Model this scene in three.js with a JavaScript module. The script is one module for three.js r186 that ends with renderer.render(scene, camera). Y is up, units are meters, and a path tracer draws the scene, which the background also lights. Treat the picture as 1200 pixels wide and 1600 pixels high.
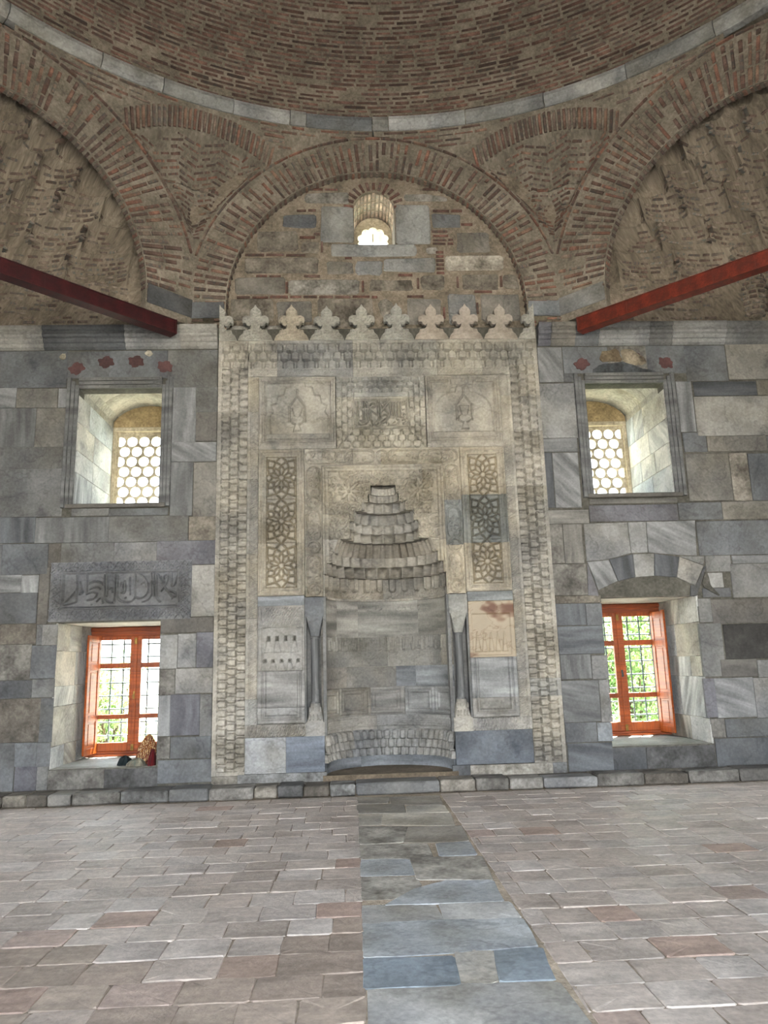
import * as THREE from 'three';
import { mergeGeometries } from 'three/addons/utils/BufferGeometryUtils.js';
import { RoundedBoxGeometry } from 'three/addons/geometries/RoundedBoxGeometry.js';

// ---------- camera, sky, sun, exposure ----------
const scene = new THREE.Scene();
const EYE = new THREE.Vector3(-0.52, 1.72, 11);
const camera = new THREE.PerspectiveCamera(69.17, 0.75, 0.05, 400);
{
  const p = THREE.MathUtils.degToRad(11.5355), y = THREE.MathUtils.degToRad(2.7376), r = THREE.MathUtils.degToRad(1.6124);
  const fw = new THREE.Vector3(Math.sin(y) * Math.cos(p), Math.sin(p), -Math.cos(y) * Math.cos(p));
  const rt = new THREE.Vector3(Math.cos(y), 0, Math.sin(y));
  const up = new THREE.Vector3().crossVectors(rt, fw);
  camera.position.copy(EYE);
  camera.up.copy(up.multiplyScalar(Math.cos(r)).addScaledVector(rt, Math.sin(r)));
  camera.lookAt(EYE.clone().add(fw));
}
const renderer = new THREE.WebGLRenderer({ antialias: true });
renderer.toneMapping = THREE.LinearToneMapping;
renderer.toneMappingExposure = 17;
const SKYI = 1.0;
renderer.shadowMap.enabled = true;
const SUN = new THREE.Vector3(0.22, 1.0, -0.36).normalize();
{ // hazy bright summer sky: pale blue overhead, whiter towards the horizon
  const W = 64, H = 32, d = new Float32Array(W * H * 4);
  for (let j = 0; j < H; j++) { const up = Math.max(0, Math.sin(((j + 0.5) / H - 0.5) * Math.PI)), k = Math.pow(1 - up, 2.2); for (let i = 0; i < W; i++) d.set([0.74 + 0.28 * k, 0.85 + 0.15 * k, 1.0 - 0.02 * k, 1], (j * W + i) * 4); }
  const t = new THREE.DataTexture(d, W, H, THREE.RGBAFormat, THREE.FloatType); t.mapping = THREE.EquirectangularReflectionMapping; t.magFilter = THREE.LinearFilter; t.needsUpdate = true;
  scene.background = t; scene.backgroundIntensity = SKYI;
}
const sun = new THREE.DirectionalLight(0xfffdf8, 13.0);
sun.position.copy(SUN).multiplyScalar(60);
sun.castShadow = true;
sun.shadow.camera.left = sun.shadow.camera.bottom = -30;
sun.shadow.camera.right = sun.shadow.camera.top = 30;
sun.shadow.camera.far = 140;
sun.shadow.mapSize.set(4096, 4096);
scene.add(sun, sun.target);

// ---------- helpers ----------
let seed = 7;
const rnd = () => { seed = (seed + 0x6d2b79f5) | 0; let t = Math.imul(seed ^ (seed >>> 15), 1 | seed); t = (t + Math.imul(t ^ (t >>> 7), 61 | t)) ^ t; return ((t ^ (t >>> 14)) >>> 0) / 4294967296; };
const rr = (a, b) => a + (b - a) * rnd();
const pick = (a) => a[Math.floor(rnd() * a.length)];
const clamp = (x, a = 0, b = 1) => Math.min(b, Math.max(a, x));
const mix = (a, b, t) => a + (b - a) * t;
const sstep = (a, b, x) => { const t = clamp((x - a) / (b - a)); return t * t * (3 - 2 * t); };
const V = (x, y, z) => new THREE.Vector3(x, y, z);

const names = new Map();
function named(n) { const k = names.get(n) ?? 0; names.set(n, k + 1); return k ? n + '_' + String(k).padStart(3, '0') : n; }
function mesh(name, geo, mat, parent) {
  const m = new THREE.Mesh(geo, mat);
  m.name = named(name); m.castShadow = m.receiveShadow = true;
  parent.add(m);
  return m;
}
function group(name, parent = scene) { const g = new THREE.Group(); g.name = named(name); parent.add(g); return g; }
function structure(o, label) { o.userData.kind = 'structure'; if (label) o.userData.label = label; return o; }
function thing(o, label, category, grp) { o.userData.label = label; o.userData.category = category; if (grp) o.userData.group = grp; return o; }

// periodic value noise for the procedural surfaces
const NT = new Float32Array(65536);
for (let i = 0; i < 65536; i++) NT[i] = rnd();
function vnoise(x, y, px, py, s) {
  const xi = Math.floor(x), yi = Math.floor(y), fx = x - xi, fy = y - yi, u = fx * fx * (3 - 2 * fx), v = fy * fy * (3 - 2 * fy);
  const h = (a, b) => NT[((((a % px) + px) % px) * 73 + (((b % py) + py) % py) * 179 + s * 7919) & 65535];
  return mix(mix(h(xi, yi), h(xi + 1, yi), u), mix(h(xi, yi + 1), h(xi + 1, yi + 1), u), v);
}
function fbm(u, v, px, py, oct, s) { let a = 0.5, t = 0, n = 0; for (let i = 0; i < oct; i++) { t += a * vnoise(u * px, v * py, px, py, s + i); n += a; a *= 0.55; px *= 2; py *= 2; } return t / n; }
function tex(size, f, srgb = true) {
  const d = new Uint8Array(size * size * 4);
  for (let j = 0; j < size; j++) for (let i = 0; i < size; i++) {
    const c = f((i + 0.5) / size, (j + 0.5) / size), o = (j * size + i) * 4;
    for (let k = 0; k < 3; k++) d[o + k] = clamp(Array.isArray(c) ? c[k] : c) * 255;
    d[o + 3] = 255;
  }
  const t = new THREE.DataTexture(d, size, size);
  t.wrapS = t.wrapT = THREE.RepeatWrapping; t.magFilter = THREE.LinearFilter; t.minFilter = THREE.LinearMipmapLinearFilter; t.generateMipmaps = true;
  if (srgb) t.colorSpace = THREE.SRGBColorSpace;
  t.needsUpdate = true;
  return t;
}
const rep = (t, k) => { const c = t.clone(); c.repeat.set(k, k); return c; };
// uv are metres: repeat 1/size of the pattern in metres
const T = {};
T.stone = rep(tex(512, (u, v) => {
  const c = fbm(u, v, 4, 4, 6, 1), w = fbm(u, v, 3, 3, 4, 9), f = fbm(u, v, 60, 60, 3, 14);
  const vein = 1 - sstep(0, 0.035, Math.abs(fbm(u, v, 3, 5, 5, 21) - 0.5));
  const b = 0.76 + 0.42 * (c - 0.5) + 0.2 * (f - 0.5) - 0.08 * vein - 0.07 * sstep(0.56, 0.72, w);
  return [b + 0.05 * (w - 0.4), b + 0.02 * (w - 0.4), b - 0.05 * (w - 0.4)];
}), 1 / 1.6);
T.vein = rep(tex(512, (u, v) => {
  const wob = 0.06 * (fbm(u, v, 3, 3, 4, 31) - 0.5), s = fbm(u, v + wob, 2, 22, 4, 33), c = fbm(u, v + wob, 2, 8, 3, 36), f = fbm(u, v, 64, 64, 2, 38);
  const b = 0.74 + 0.4 * (s - 0.5) + 0.36 * (c - 0.5) + 0.12 * (f - 0.5);
  return [b, b + 0.005, b + 0.012];
}), 1 / 1.4);
T.rough = rep(tex(512, (u, v) => {
  const c = fbm(u, v, 6, 6, 6, 41), f = fbm(u, v, 40, 40, 3, 44), d = sstep(0.55, 0.75, fbm(u, v, 5, 5, 4, 47));
  const b = 0.72 + 0.5 * (c - 0.5) + 0.3 * (f - 0.5) - 0.16 * d;
  return [b + 0.02, b, b - 0.03];
}), 1 / 1.2);
T.brick = rep(tex(512, (u, v) => {
  const c = fbm(u, v, 8, 8, 5, 51), f = fbm(u, v, 60, 60, 3, 54), d = sstep(0.52, 0.72, fbm(u, v, 12, 12, 4, 57));
  const b = 0.78 + 0.5 * (c - 0.5) + 0.25 * (f - 0.5);
  return [mix(b, 0.62, d * 0.75), mix(b * 0.98, 0.7, d * 0.75), mix(b * 0.95, 0.72, d * 0.75)];
}), 1 / 0.8);
T.mortar = rep(tex(512, (u, v) => {
  const c = fbm(u, v, 5, 5, 6, 61), f = fbm(u, v, 50, 50, 3, 64);
  const b = 0.74 + 0.42 * (c - 0.5) + 0.28 * (f - 0.5);
  return [b + 0.02, b, b - 0.04];
}), 1 / 1.5);
T.floor = rep(tex(512, (u, v) => {
  const c = fbm(u, v, 4, 6, 6, 71), f = fbm(u, v, 48, 48, 3, 74), s = fbm(u, v, 6, 30, 4, 77);
  const b = 0.8 + 0.26 * (c - 0.5) + 0.18 * (f - 0.5) + 0.16 * (s - 0.5);
  return [b, b - 0.005, b - 0.015];
}), 1 / 1.3);
T.wood = rep(tex(512, (u, v) => {
  const s = fbm(u, v + 0.02 * fbm(u, v, 3, 3, 3, 81), 3, 40, 4, 83), c = fbm(u, v, 3, 6, 3, 86);
  const b = 0.78 + 0.4 * (s - 0.5) + 0.2 * (c - 0.5);
  return [b, b * 0.97, b * 0.92];
}), 1 / 0.7);
T.bump = rep(tex(512, (u, v) => 0.6 * fbm(u, v, 10, 10, 6, 91) + 0.4 * fbm(u, v, 70, 70, 2, 94), false), 1 / 0.8);
T.bumpFine = rep(tex(512, (u, v) => 0.5 * fbm(u, v, 40, 40, 4, 96) + 0.5 * fbm(u, v, 120, 120, 2, 98), false), 1 / 0.8);

const tint = (c, k, sat = 1) => { const q = new THREE.Color(c), l = 0.3 * q.r + 0.6 * q.g + 0.1 * q.b; q.setRGB(mix(l, q.r, sat) * k, mix(l, q.g, sat) * k, mix(l, q.b, sat) * k); return q; };
function mat(color, map, o = {}) {
  const m = new THREE.MeshStandardMaterial({ color, map, roughness: o.rough ?? 0.85, metalness: o.metal ?? 0, vertexColors: !!o.vc });
  if (o.bump !== 0) { m.bumpMap = o.fine ? T.bumpFine : T.bump; m.bumpScale = o.bump ?? 0.006; }
  if (o.side) m.side = o.side;
  return m;
}
const cache = new Map();
const cached = (k, f) => { if (!cache.has(k)) cache.set(k, f()); return cache.get(k); };

// wall marbles: tone letter -> colour
const TONE = { g: '#a3a49f', b: '#90979c', d: '#787e84', k: '#4c4c4a', w: '#cfcabb', e: '#bab3a0', l: '#c2c3bf', p: '#93929d', n: '#938b7c', u: '#b9c4cb', o: '#cdb38e', y: '#b4ac98', m: '#c9bda4' };
const stoneMat = (t, v = 's') => cached('st' + t + v, () => mat(tint(TONE[t], 0.7, 0.55), { s: T.stone, v: T.vein, r: T.rough }[v], { rough: 0.72, bump: v === 'r' ? 0.012 : 0.005 }));

// ---- geometry makers ----
function geo(pos, uv, idx, smooth) {
  let g = new THREE.BufferGeometry();
  g.setAttribute('position', new THREE.Float32BufferAttribute(pos, 3));
  g.setAttribute('uv', new THREE.Float32BufferAttribute(uv, 2));
  if (idx) g.setIndex(idx);
  if (!smooth && idx) g = g.toNonIndexed();
  g.computeVertexNormals();
  return g;
}
// slab with a chamfered face: polygon (counter-clockwise, x/y), face at z = 0, body behind it
function slab(poly, depth = 0.05, bevel = 0.006, rot = 0, wob = 0, du = 0) {
  const n = poly.length, pos = [], uv = [], idx = [], c = Math.cos(rot), s = Math.sin(rot);
  const cx = poly.reduce((a, p) => a + p[0], 0) / n, cy = poly.reduce((a, p) => a + p[1], 0) / n;
  const put = (x, y, z) => { pos.push(x, y, z); uv.push((x + z) * c - (y + z) * s + du, (x + z) * s + (y + z) * c + du * 0.37); return pos.length / 3 - 1; };
  const inset = poly.map((p, i) => {
    const a = poly[(i + n - 1) % n], b = poly[(i + 1) % n];
    const e1 = [p[0] - a[0], p[1] - a[1]], e2 = [b[0] - p[0], b[1] - p[1]], l1 = Math.hypot(...e1) || 1, l2 = Math.hypot(...e2) || 1;
    const nx = -(e1[1] / l1 + e2[1] / l2), ny = e1[0] / l1 + e2[0] / l2, l = Math.hypot(nx, ny) || 1, k = bevel * 1.2 / Math.max(0.5, l / 2);
    return [p[0] + nx / l * k, p[1] + ny / l * k];
  });
  const mid = put(cx, cy, wob ? rr(-wob, wob) : 0);
  const fr = inset.map((p) => put(p[0], p[1], wob ? rr(-wob, wob) : 0)), md = poly.map((p) => put(p[0], p[1], -bevel)), bk = poly.map((p) => put(p[0], p[1], -depth));
  for (let i = 0; i < n; i++) {
    const j = (i + 1) % n;
    idx.push(mid, fr[i], fr[j], fr[i], md[i], md[j], fr[i], md[j], fr[j], md[i], bk[i], bk[j], md[i], bk[j], md[j]);
  }
  return geo(pos, uv, idx);
}
const rectPoly = (x0, y0, x1, y1, j = 0) => [[x0 + rr(-j, j), y0 + rr(-j, j)], [x1 + rr(-j, j), y0 + rr(-j, j)], [x1 + rr(-j, j), y1 + rr(-j, j)], [x0 + rr(-j, j), y1 + rr(-j, j)]];
// rounded outline of a polygon: corners cut with jitter, for worn paving and stones
function worn(poly, r, j) {
  const o = [], n = poly.length;
  for (let i = 0; i < n; i++) {
    const p = poly[i], a = poly[(i + n - 1) % n], b = poly[(i + 1) % n];
    const la = Math.hypot(a[0] - p[0], a[1] - p[1]), lb = Math.hypot(b[0] - p[0], b[1] - p[1]), ra = Math.min(r * rr(0.5, 1.3), la * 0.3), rb = Math.min(r * rr(0.5, 1.3), lb * 0.3);
    o.push([p[0] + (a[0] - p[0]) / la * ra + rr(-j, j), p[1] + (a[1] - p[1]) / la * ra + rr(-j, j)]);
    o.push([p[0] + (b[0] - p[0]) / lb * rb + rr(-j, j), p[1] + (b[1] - p[1]) / lb * rb + rr(-j, j)]);
    o.push([(p[0] * 0.5 + b[0] * 0.5) + rr(-j, j), (p[1] * 0.5 + b[1] * 0.5) + rr(-j, j)]);
  }
  return o;
}
function box(w, h, d, x = 0, y = 0, z = 0) {
  const g = new THREE.BoxGeometry(w, h, d), p = g.attributes.position, n = g.attributes.normal, uv = g.attributes.uv;
  for (let i = 0; i < p.count; i++) {
    const X = p.getX(i) + x, Y = p.getY(i) + y, Z = p.getZ(i) + z;
    if (Math.abs(n.getX(i)) > 0.5) uv.setXY(i, Z, Y); else if (Math.abs(n.getY(i)) > 0.5) uv.setXY(i, X, Z); else uv.setXY(i, X, Y);
  }
  g.translate(x, y, z);
  return g;
}
const boxAB = (x0, y0, z0, x1, y1, z1) => box(Math.abs(x1 - x0), Math.abs(y1 - y0), Math.abs(z1 - z0), (x0 + x1) / 2, (y0 + y1) / 2, (z0 + z1) / 2);
function rbox(x0, y0, z0, x1, y1, z1, r = 0.006, grain = 0) {
  const g = new RoundedBoxGeometry(Math.abs(x1 - x0), Math.abs(y1 - y0), Math.abs(z1 - z0), 1, r);
  const p = g.attributes.position, n = g.attributes.normal, uv = g.attributes.uv;
  g.translate((x0 + x1) / 2, (y0 + y1) / 2, (z0 + z1) / 2);
  for (let i = 0; i < p.count; i++) {
    const a = Math.abs(n.getX(i)) > 0.6 ? p.getZ(i) : p.getX(i), b = Math.abs(n.getY(i)) > 0.6 ? p.getZ(i) : p.getY(i);
    if (grain) uv.setXY(i, b, a); else uv.setXY(i, a, b);
  }
  return g;
}
// carved surface: grid over (u, v), P(u, v) gives the place; keep(u, v) drops cells; closed to the back by a skirt
function relief(u0, u1, v0, v1, step, P, o = {}) {
  const nu = Math.max(2, Math.ceil((u1 - u0) / step)), nv = Math.max(2, Math.ceil((v1 - v0) / (o.stepV ?? step))), pos = [], uv = [], idx = [], col = [];
  const us = o.scaleU ?? 1;
  for (let j = 0; j <= nv; j++) for (let i = 0; i <= nu; i++) {
    const u = u0 + (u1 - u0) * i / nu, v = v0 + (v1 - v0) * j / nv, p = P(u, v);
    pos.push(p[0], p[1], p[2]); uv.push(u * us + (o.du ?? 0), v + (o.du ?? 0));
    if (o.color) { const c = o.color(u, v); col.push(c[0], c[1], c[2]); }
  }
  const at = (i, j) => j * (nu + 1) + i;
  const keep = o.keep ? (i, j) => i >= 0 && j >= 0 && i < nu && j < nv && o.keep(u0 + (u1 - u0) * (i + 0.5) / nu, v0 + (v1 - v0) * (j + 0.5) / nv) : (i, j) => i >= 0 && j >= 0 && i < nu && j < nv;
  const back = o.back ?? ((p) => [p[0], p[1], p[2] - 0.08]);
  const edges = [];
  for (let j = 0; j < nv; j++) for (let i = 0; i < nu; i++) if (keep(i, j)) {
    idx.push(at(i, j), at(i + 1, j), at(i + 1, j + 1), at(i, j), at(i + 1, j + 1), at(i, j + 1));
    if (o.skirt !== false) {
      if (!keep(i, j - 1)) edges.push([at(i, j), at(i + 1, j)]);
      if (!keep(i, j + 1)) edges.push([at(i + 1, j + 1), at(i, j + 1)]);
      if (!keep(i - 1, j)) edges.push([at(i, j + 1), at(i, j)]);
      if (!keep(i + 1, j)) edges.push([at(i + 1, j), at(i + 1, j + 1)]);
    }
  }
  for (const [a, b] of edges) {
    const k = pos.length / 3, A = pos.slice(a * 3, a * 3 + 3), B = pos.slice(b * 3, b * 3 + 3), A2 = back(A), B2 = back(B);
    pos.push(...A, ...B, ...A2, ...B2);
    for (const q of [a, b, a, b]) { uv.push(uv[q * 2], uv[q * 2 + 1]); if (o.color) col.push(col[q * 3], col[q * 3 + 1], col[q * 3 + 2]); }
    uv[uv.length - 2] += 0.06; uv[uv.length - 4] += 0.06;
    idx.push(k, k + 2, k + 1, k + 1, k + 2, k + 3);
  }
  const g = new THREE.BufferGeometry();
  g.setAttribute('position', new THREE.Float32BufferAttribute(pos, 3));
  g.setAttribute('uv', new THREE.Float32BufferAttribute(uv, 2));
  if (o.color) g.setAttribute('color', new THREE.Float32BufferAttribute(col, 3));
  g.setIndex(idx); g.computeVertexNormals();
  return g;
}
// lathe-like and swept profiles
function lathe(pts, seg = 20) { return new THREE.LatheGeometry(pts.map((p) => new THREE.Vector2(p[0], p[1])), seg); }
function mouldingX(profile, x0, x1) { // profile [y, z] list from top-back round the front to bottom-back, run along x
  const pos = [], uv = [], idx = [];
  let l = 0;
  profile.forEach((p, i) => {
    if (i) l += Math.hypot(p[0] - profile[i - 1][0], p[1] - profile[i - 1][1]);
    pos.push(x0, p[0], p[1], x1, p[0], p[1]); uv.push(x0, l, x1, l);
  });
  for (let i = 0; i < profile.length - 1; i++) { const a = i * 2; idx.push(a, a + 2, a + 1, a + 1, a + 2, a + 3); }
  const n = profile.length, k = pos.length / 3;
  for (const [x, f] of [[x0, 0], [x1, 1]]) {
    const s = pos.length / 3;
    profile.forEach((p) => { pos.push(x, p[0], p[1]); uv.push(p[1], p[0]); });
    for (let i = 1; i < n - 1; i++) f ? idx.push(s, s + i, s + i + 1) : idx.push(s, s + i + 1, s + i);
  }
  return geo(pos, uv, idx);
}

// ---- bricks ----
function brickGeo() {
  const j = () => rr(-0.07, 0.07), pos = [], uv = [], idx = [];
  const F = [[-0.46, -0.36], [0.46, -0.36], [0.46, 0.36], [-0.46, 0.36]].map((p) => [p[0] + j() * 0.5, p[1] + j(), 0.5 + j() * 0.8]);
  const M = [[-0.5, -0.5], [0.5, -0.5], [0.5, 0.5], [-0.5, 0.5]].map((p) => [p[0] + j() * 0.3, p[1] + j(), 0.2]);
  const B = M.map((p) => [p[0], p[1], -0.5]);
  const all = [...F, ...M, ...B], ou = rnd(), ov = rnd();
  for (const p of all) { pos.push(...p); uv.push(p[0] * 0.25 + ou, p[1] * 0.06 + p[2] * 0.05 + ov); }
  idx.push(0, 1, 2, 0, 2, 3);
  for (const o of [0, 4]) for (let i = 0; i < 4; i++) { const a = o + i, b = o + (i + 1) % 4; idx.push(a, a + 4, b + 4, a, b + 4, b); }
  return geo(pos, uv, idx);
}
const BRICKS = Array.from({ length: 6 }, brickGeo);
const BTONES = { dome: ['#6b4536', '#7d5242', '#5d3f34', '#744d3e', '#8a5a45', '#664a3e', '#7a5a4b'], arch: ['#7f5745', '#8d6047', '#755547', '#94694c', '#83695a', '#6d5246', '#9d5f40', '#8a7260'], grey: ['#857465', '#7a6658', '#8f7a68', '#755c4d', '#948372', '#80624f'] };
const btone = (c) => tint(c, 1.4, 0.55);
const brickMat = (c) => cached('b' + c, () => mat(btone(c), T.brick, { rough: 0.95, bump: 0.006, fine: true }));
const view = new THREE.Matrix4();
camera.updateMatrixWorld(true); camera.updateProjectionMatrix();
view.multiplyMatrices(camera.projectionMatrix, camera.matrixWorldInverse.copy(camera.matrixWorld).invert());
// lay a list of {p, x (length dir), n (face dir), l, h, d} bricks under a parent: those that show largest are parts, the rest one joined part
function layBricks(parent, list, tones, most = 295, name = 'brick') {
  const q = new THREE.Quaternion(), m4 = new THREE.Matrix4(), world = new THREE.Vector3(), pw = new THREE.Matrix4();
  parent.updateMatrixWorld(true); pw.copy(parent.matrixWorld);
  for (const b of list) {
    const x = b.x.clone().normalize(), n = b.n.clone().addScaledVector(x, -b.n.dot(x)).normalize(), y = new THREE.Vector3().crossVectors(n, x);
    b.m = new THREE.Matrix4().makeBasis(x, y, n).setPosition(b.p);
    b.q = new THREE.Quaternion().setFromRotationMatrix(b.m);
    world.copy(b.p).applyMatrix4(pw);
    const nw = n.clone().transformDirection(pw), to = EYE.clone().sub(world), dist = to.length(), facing = nw.dot(to) / dist;
    const sc = world.clone().applyMatrix4(view);
    b.score = (Math.abs(sc.x) < 1.03 && Math.abs(sc.y) < 1.03 && sc.z < 1 && facing > 0 ? 1 : 0) * b.l * b.h * facing / (dist * dist) + 1e-9 / dist;
    b.tone = b.tone ?? pick(tones); b.g = Math.floor(rnd() * BRICKS.length);
  }
  list.sort((a, b) => b.score - a.score);
  const most1 = list.length <= 300 ? 300 : most;
  list.slice(0, most1).forEach((b) => {
    const o = mesh(name, BRICKS[b.g], brickMat(b.tone), parent);
    o.position.copy(b.p); o.quaternion.copy(b.q); o.scale.set(b.l, b.h, b.d);
  });
  const rest = list.slice(most1);
  if (rest.length) {
    const im = new THREE.InstancedMesh(BRICKS[0], cached('binst', () => mat('#ffffff', T.brick, { rough: 0.95, bump: 0.006, fine: true })), rest.length);
    rest.forEach((b, i) => { im.setMatrixAt(i, m4.compose(b.p, b.q, V(b.l, b.h, b.d))); im.setColorAt(i, btone(b.tone)); });
    im.name = named('brick_courses'); im.userData.kind = 'stuff'; im.castShadow = im.receiveShadow = true;
    parent.add(im);
  }
}
// courses of bricks on a surface P(u, v): rows at the given v, bricks of a length in metres along u; N points to the room
function courses(P, rows, U0, U1, len, h, d, flip, o = {}) {
  const out = [], e = 1e-3;
  rows.forEach((v, k) => {
    const a = U0(v), b = U1(v);
    if (b - a < 0.01) return;
    const samples = 60; let total = 0; const pts = [];
    for (let i = 0; i <= samples; i++) { const u = a + (b - a) * i / samples, p = P(u, v); if (i) total += p.distanceTo(pts[i - 1].p); pts.push({ u, p, s: total }); }
    const uAt = (s) => { let i = 1; while (i < samples && pts[i].s < s) i++; const t = (s - pts[i - 1].s) / Math.max(1e-6, pts[i].s - pts[i - 1].s); return mix(pts[i - 1].u, pts[i].u, clamp(t)); };
    let s = rr(0, len * 0.5);
    while (s < total - len * 0.3) {
      const L = Math.min(len * rr(0.55, 1.15), total - s);
      const u = uAt(s + L / 2), vv = v + (o.jit ? rr(-o.jit, o.jit) : 0);
      s += L + rr(0.02, 0.045);
      if (rnd() < (o.skip ?? 0.04) || (o.keep && !o.keep(u, vv))) continue;
      const p = P(u, vv), tx = P(u + e, vv).sub(P(u - e, vv)).normalize(), ty = P(u, vv + e).sub(P(u, vv - e)).normalize();
      const n = new THREE.Vector3().crossVectors(tx, ty).normalize(); if (flip) n.negate();
      const x = flip ? tx.clone().negate() : tx;
      out.push({ p: p.addScaledVector(n, -d * 0.5 + rr(0.2, 1) * 0.014 + 0.004), x, n, l: L, h: h * rr(0.75, 1.2), d });
    }
  });
  return out;
}
const range = (a, b, s) => { const o = []; for (let x = a; x <= b + 1e-9; x += s) o.push(x); return o; };

// ---------- the setting: shell of the hall ----------
const A = 7.12, CZ = 7.12, TOPW = 6.96, RO = 3.07, RI = 2.42, RD = 2.15, CY = 7.35, RING = 10.52;
const mMortar = cached('mortar', () => mat(tint('#8d8578', 1.5, 0.55), T.mortar, { rough: 0.95, bump: 0.02 }));
const mMortarDome = cached('mortarDome', () => mat(tint('#857a6a', 1.6, 0.5), T.mortar, { rough: 0.95, bump: 0.018 }));
const mMortarWarm = cached('mortarWarm', () => mat(tint('#978873', 1.45, 0.5), T.mortar, { rough: 0.95, bump: 0.03 }));
const mJoint = cached('joint', () => mat('#70716d', T.mortar, { rough: 0.95, bump: 0.006 }));
const mPlaster = cached('plaster', () => mat('#b5ad9c', T.mortar, { rough: 0.9, bump: 0.006 }));
const mPaving = cached('paving', () => mat('#b8ada3', T.mortar, { rough: 0.95, bump: 0.008 }));

// opening rectangles in the back wall
const LL = [-4.75, 0.4, -3.285, 2.425], LR = [3.205, 0.455, 4.68, 2.6], UL = [-4.635, 4.175, -3.37, 5.99], UR = [3.25, 4.195, 4.525, 5.985];
function wallShape(x0, y0, x1, y1, holes) {
  const s = new THREE.Shape([[x0, y0], [x1, y0], [x1, y1], [x0, y1]].map((p) => new THREE.Vector2(...p)));
  for (const h of holes) { const p = new THREE.Path(); p.setFromPoints(h.map((q) => new THREE.Vector2(...q))); s.holes.push(p); }
  return s;
}
const rectHole = ([a, b, c, d]) => [[a, b], [a, d], [c, d], [c, b]];
const extrude = (s, depth, z, curve = 12) => { const g = new THREE.ExtrudeGeometry(s, { depth, bevelEnabled: false, curveSegments: curve }); g.translate(0, 0, z); return g; };
// back wall: front leaf with the mihrab recess, full leaf behind; the recess is closed by the rear leaf
const nicheHole = [[-1.22, 0.14], [-1.22, 2.72], [-0.96, 2.72], [-0.96, 4.4], [0.96, 4.4], [0.96, 2.72], [1.22, 2.72], [1.22, 0.14]];
const archHole = (a, b, spring, r, seg = 16) => { const o = [[a, b], [a, spring]]; for (let i = 1; i < seg; i++) { const t = Math.PI - Math.PI * i / seg; o.push([(a + (2 * r + a)) / 2 + r * Math.cos(t), spring + r * Math.sin(t)]); } o.push([2 * r + a, spring], [2 * r + a, b]); return o; };
const wallBack = group('wall_back');
structure(wallBack, 'grey marble ashlar wall with four windows on both sides of the carved prayer niche');
{
  const vault = ([a, b, c, d]) => { const o = [[a, b], [a, d - 0.02]]; for (let i = 0; i <= 10; i++) { const t = Math.PI * (0.86 - 0.72 * i / 10), w = (c - a) / 2; o.push([(a + c) / 2 + w * Math.cos(t) / Math.cos(Math.PI * 0.14), d - 0.2 + 0.52 * Math.sin(t)]); } o.push([c, d - 0.02], [c, b]); return o; };
  mesh('masonry', extrude(wallShape(-9, -0.4, 9, TOPW, [rectHole(LL), rectHole(LR), rectHole(UL), rectHole(UR), nicheHole]), 0.22, -0.232), mJoint, wallBack);
  mesh('masonry', extrude(wallShape(-9, -0.4, 9, TOPW, [rectHole(LL), rectHole(LR), vault(UL), vault(UR), nicheHole]), 0.72, -0.952), cached('reveal', () => mat('#dedbd0', T.stone, { rough: 0.8, bump: 0.006 })), wallBack);
  mesh('masonry', extrude(wallShape(-9, -0.4, 9, TOPW, [rectHole(LL), rectHole(LR), vault(UL), vault(UR)]), 0.95, -1.902), cached('reveal'), wallBack);
}
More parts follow.
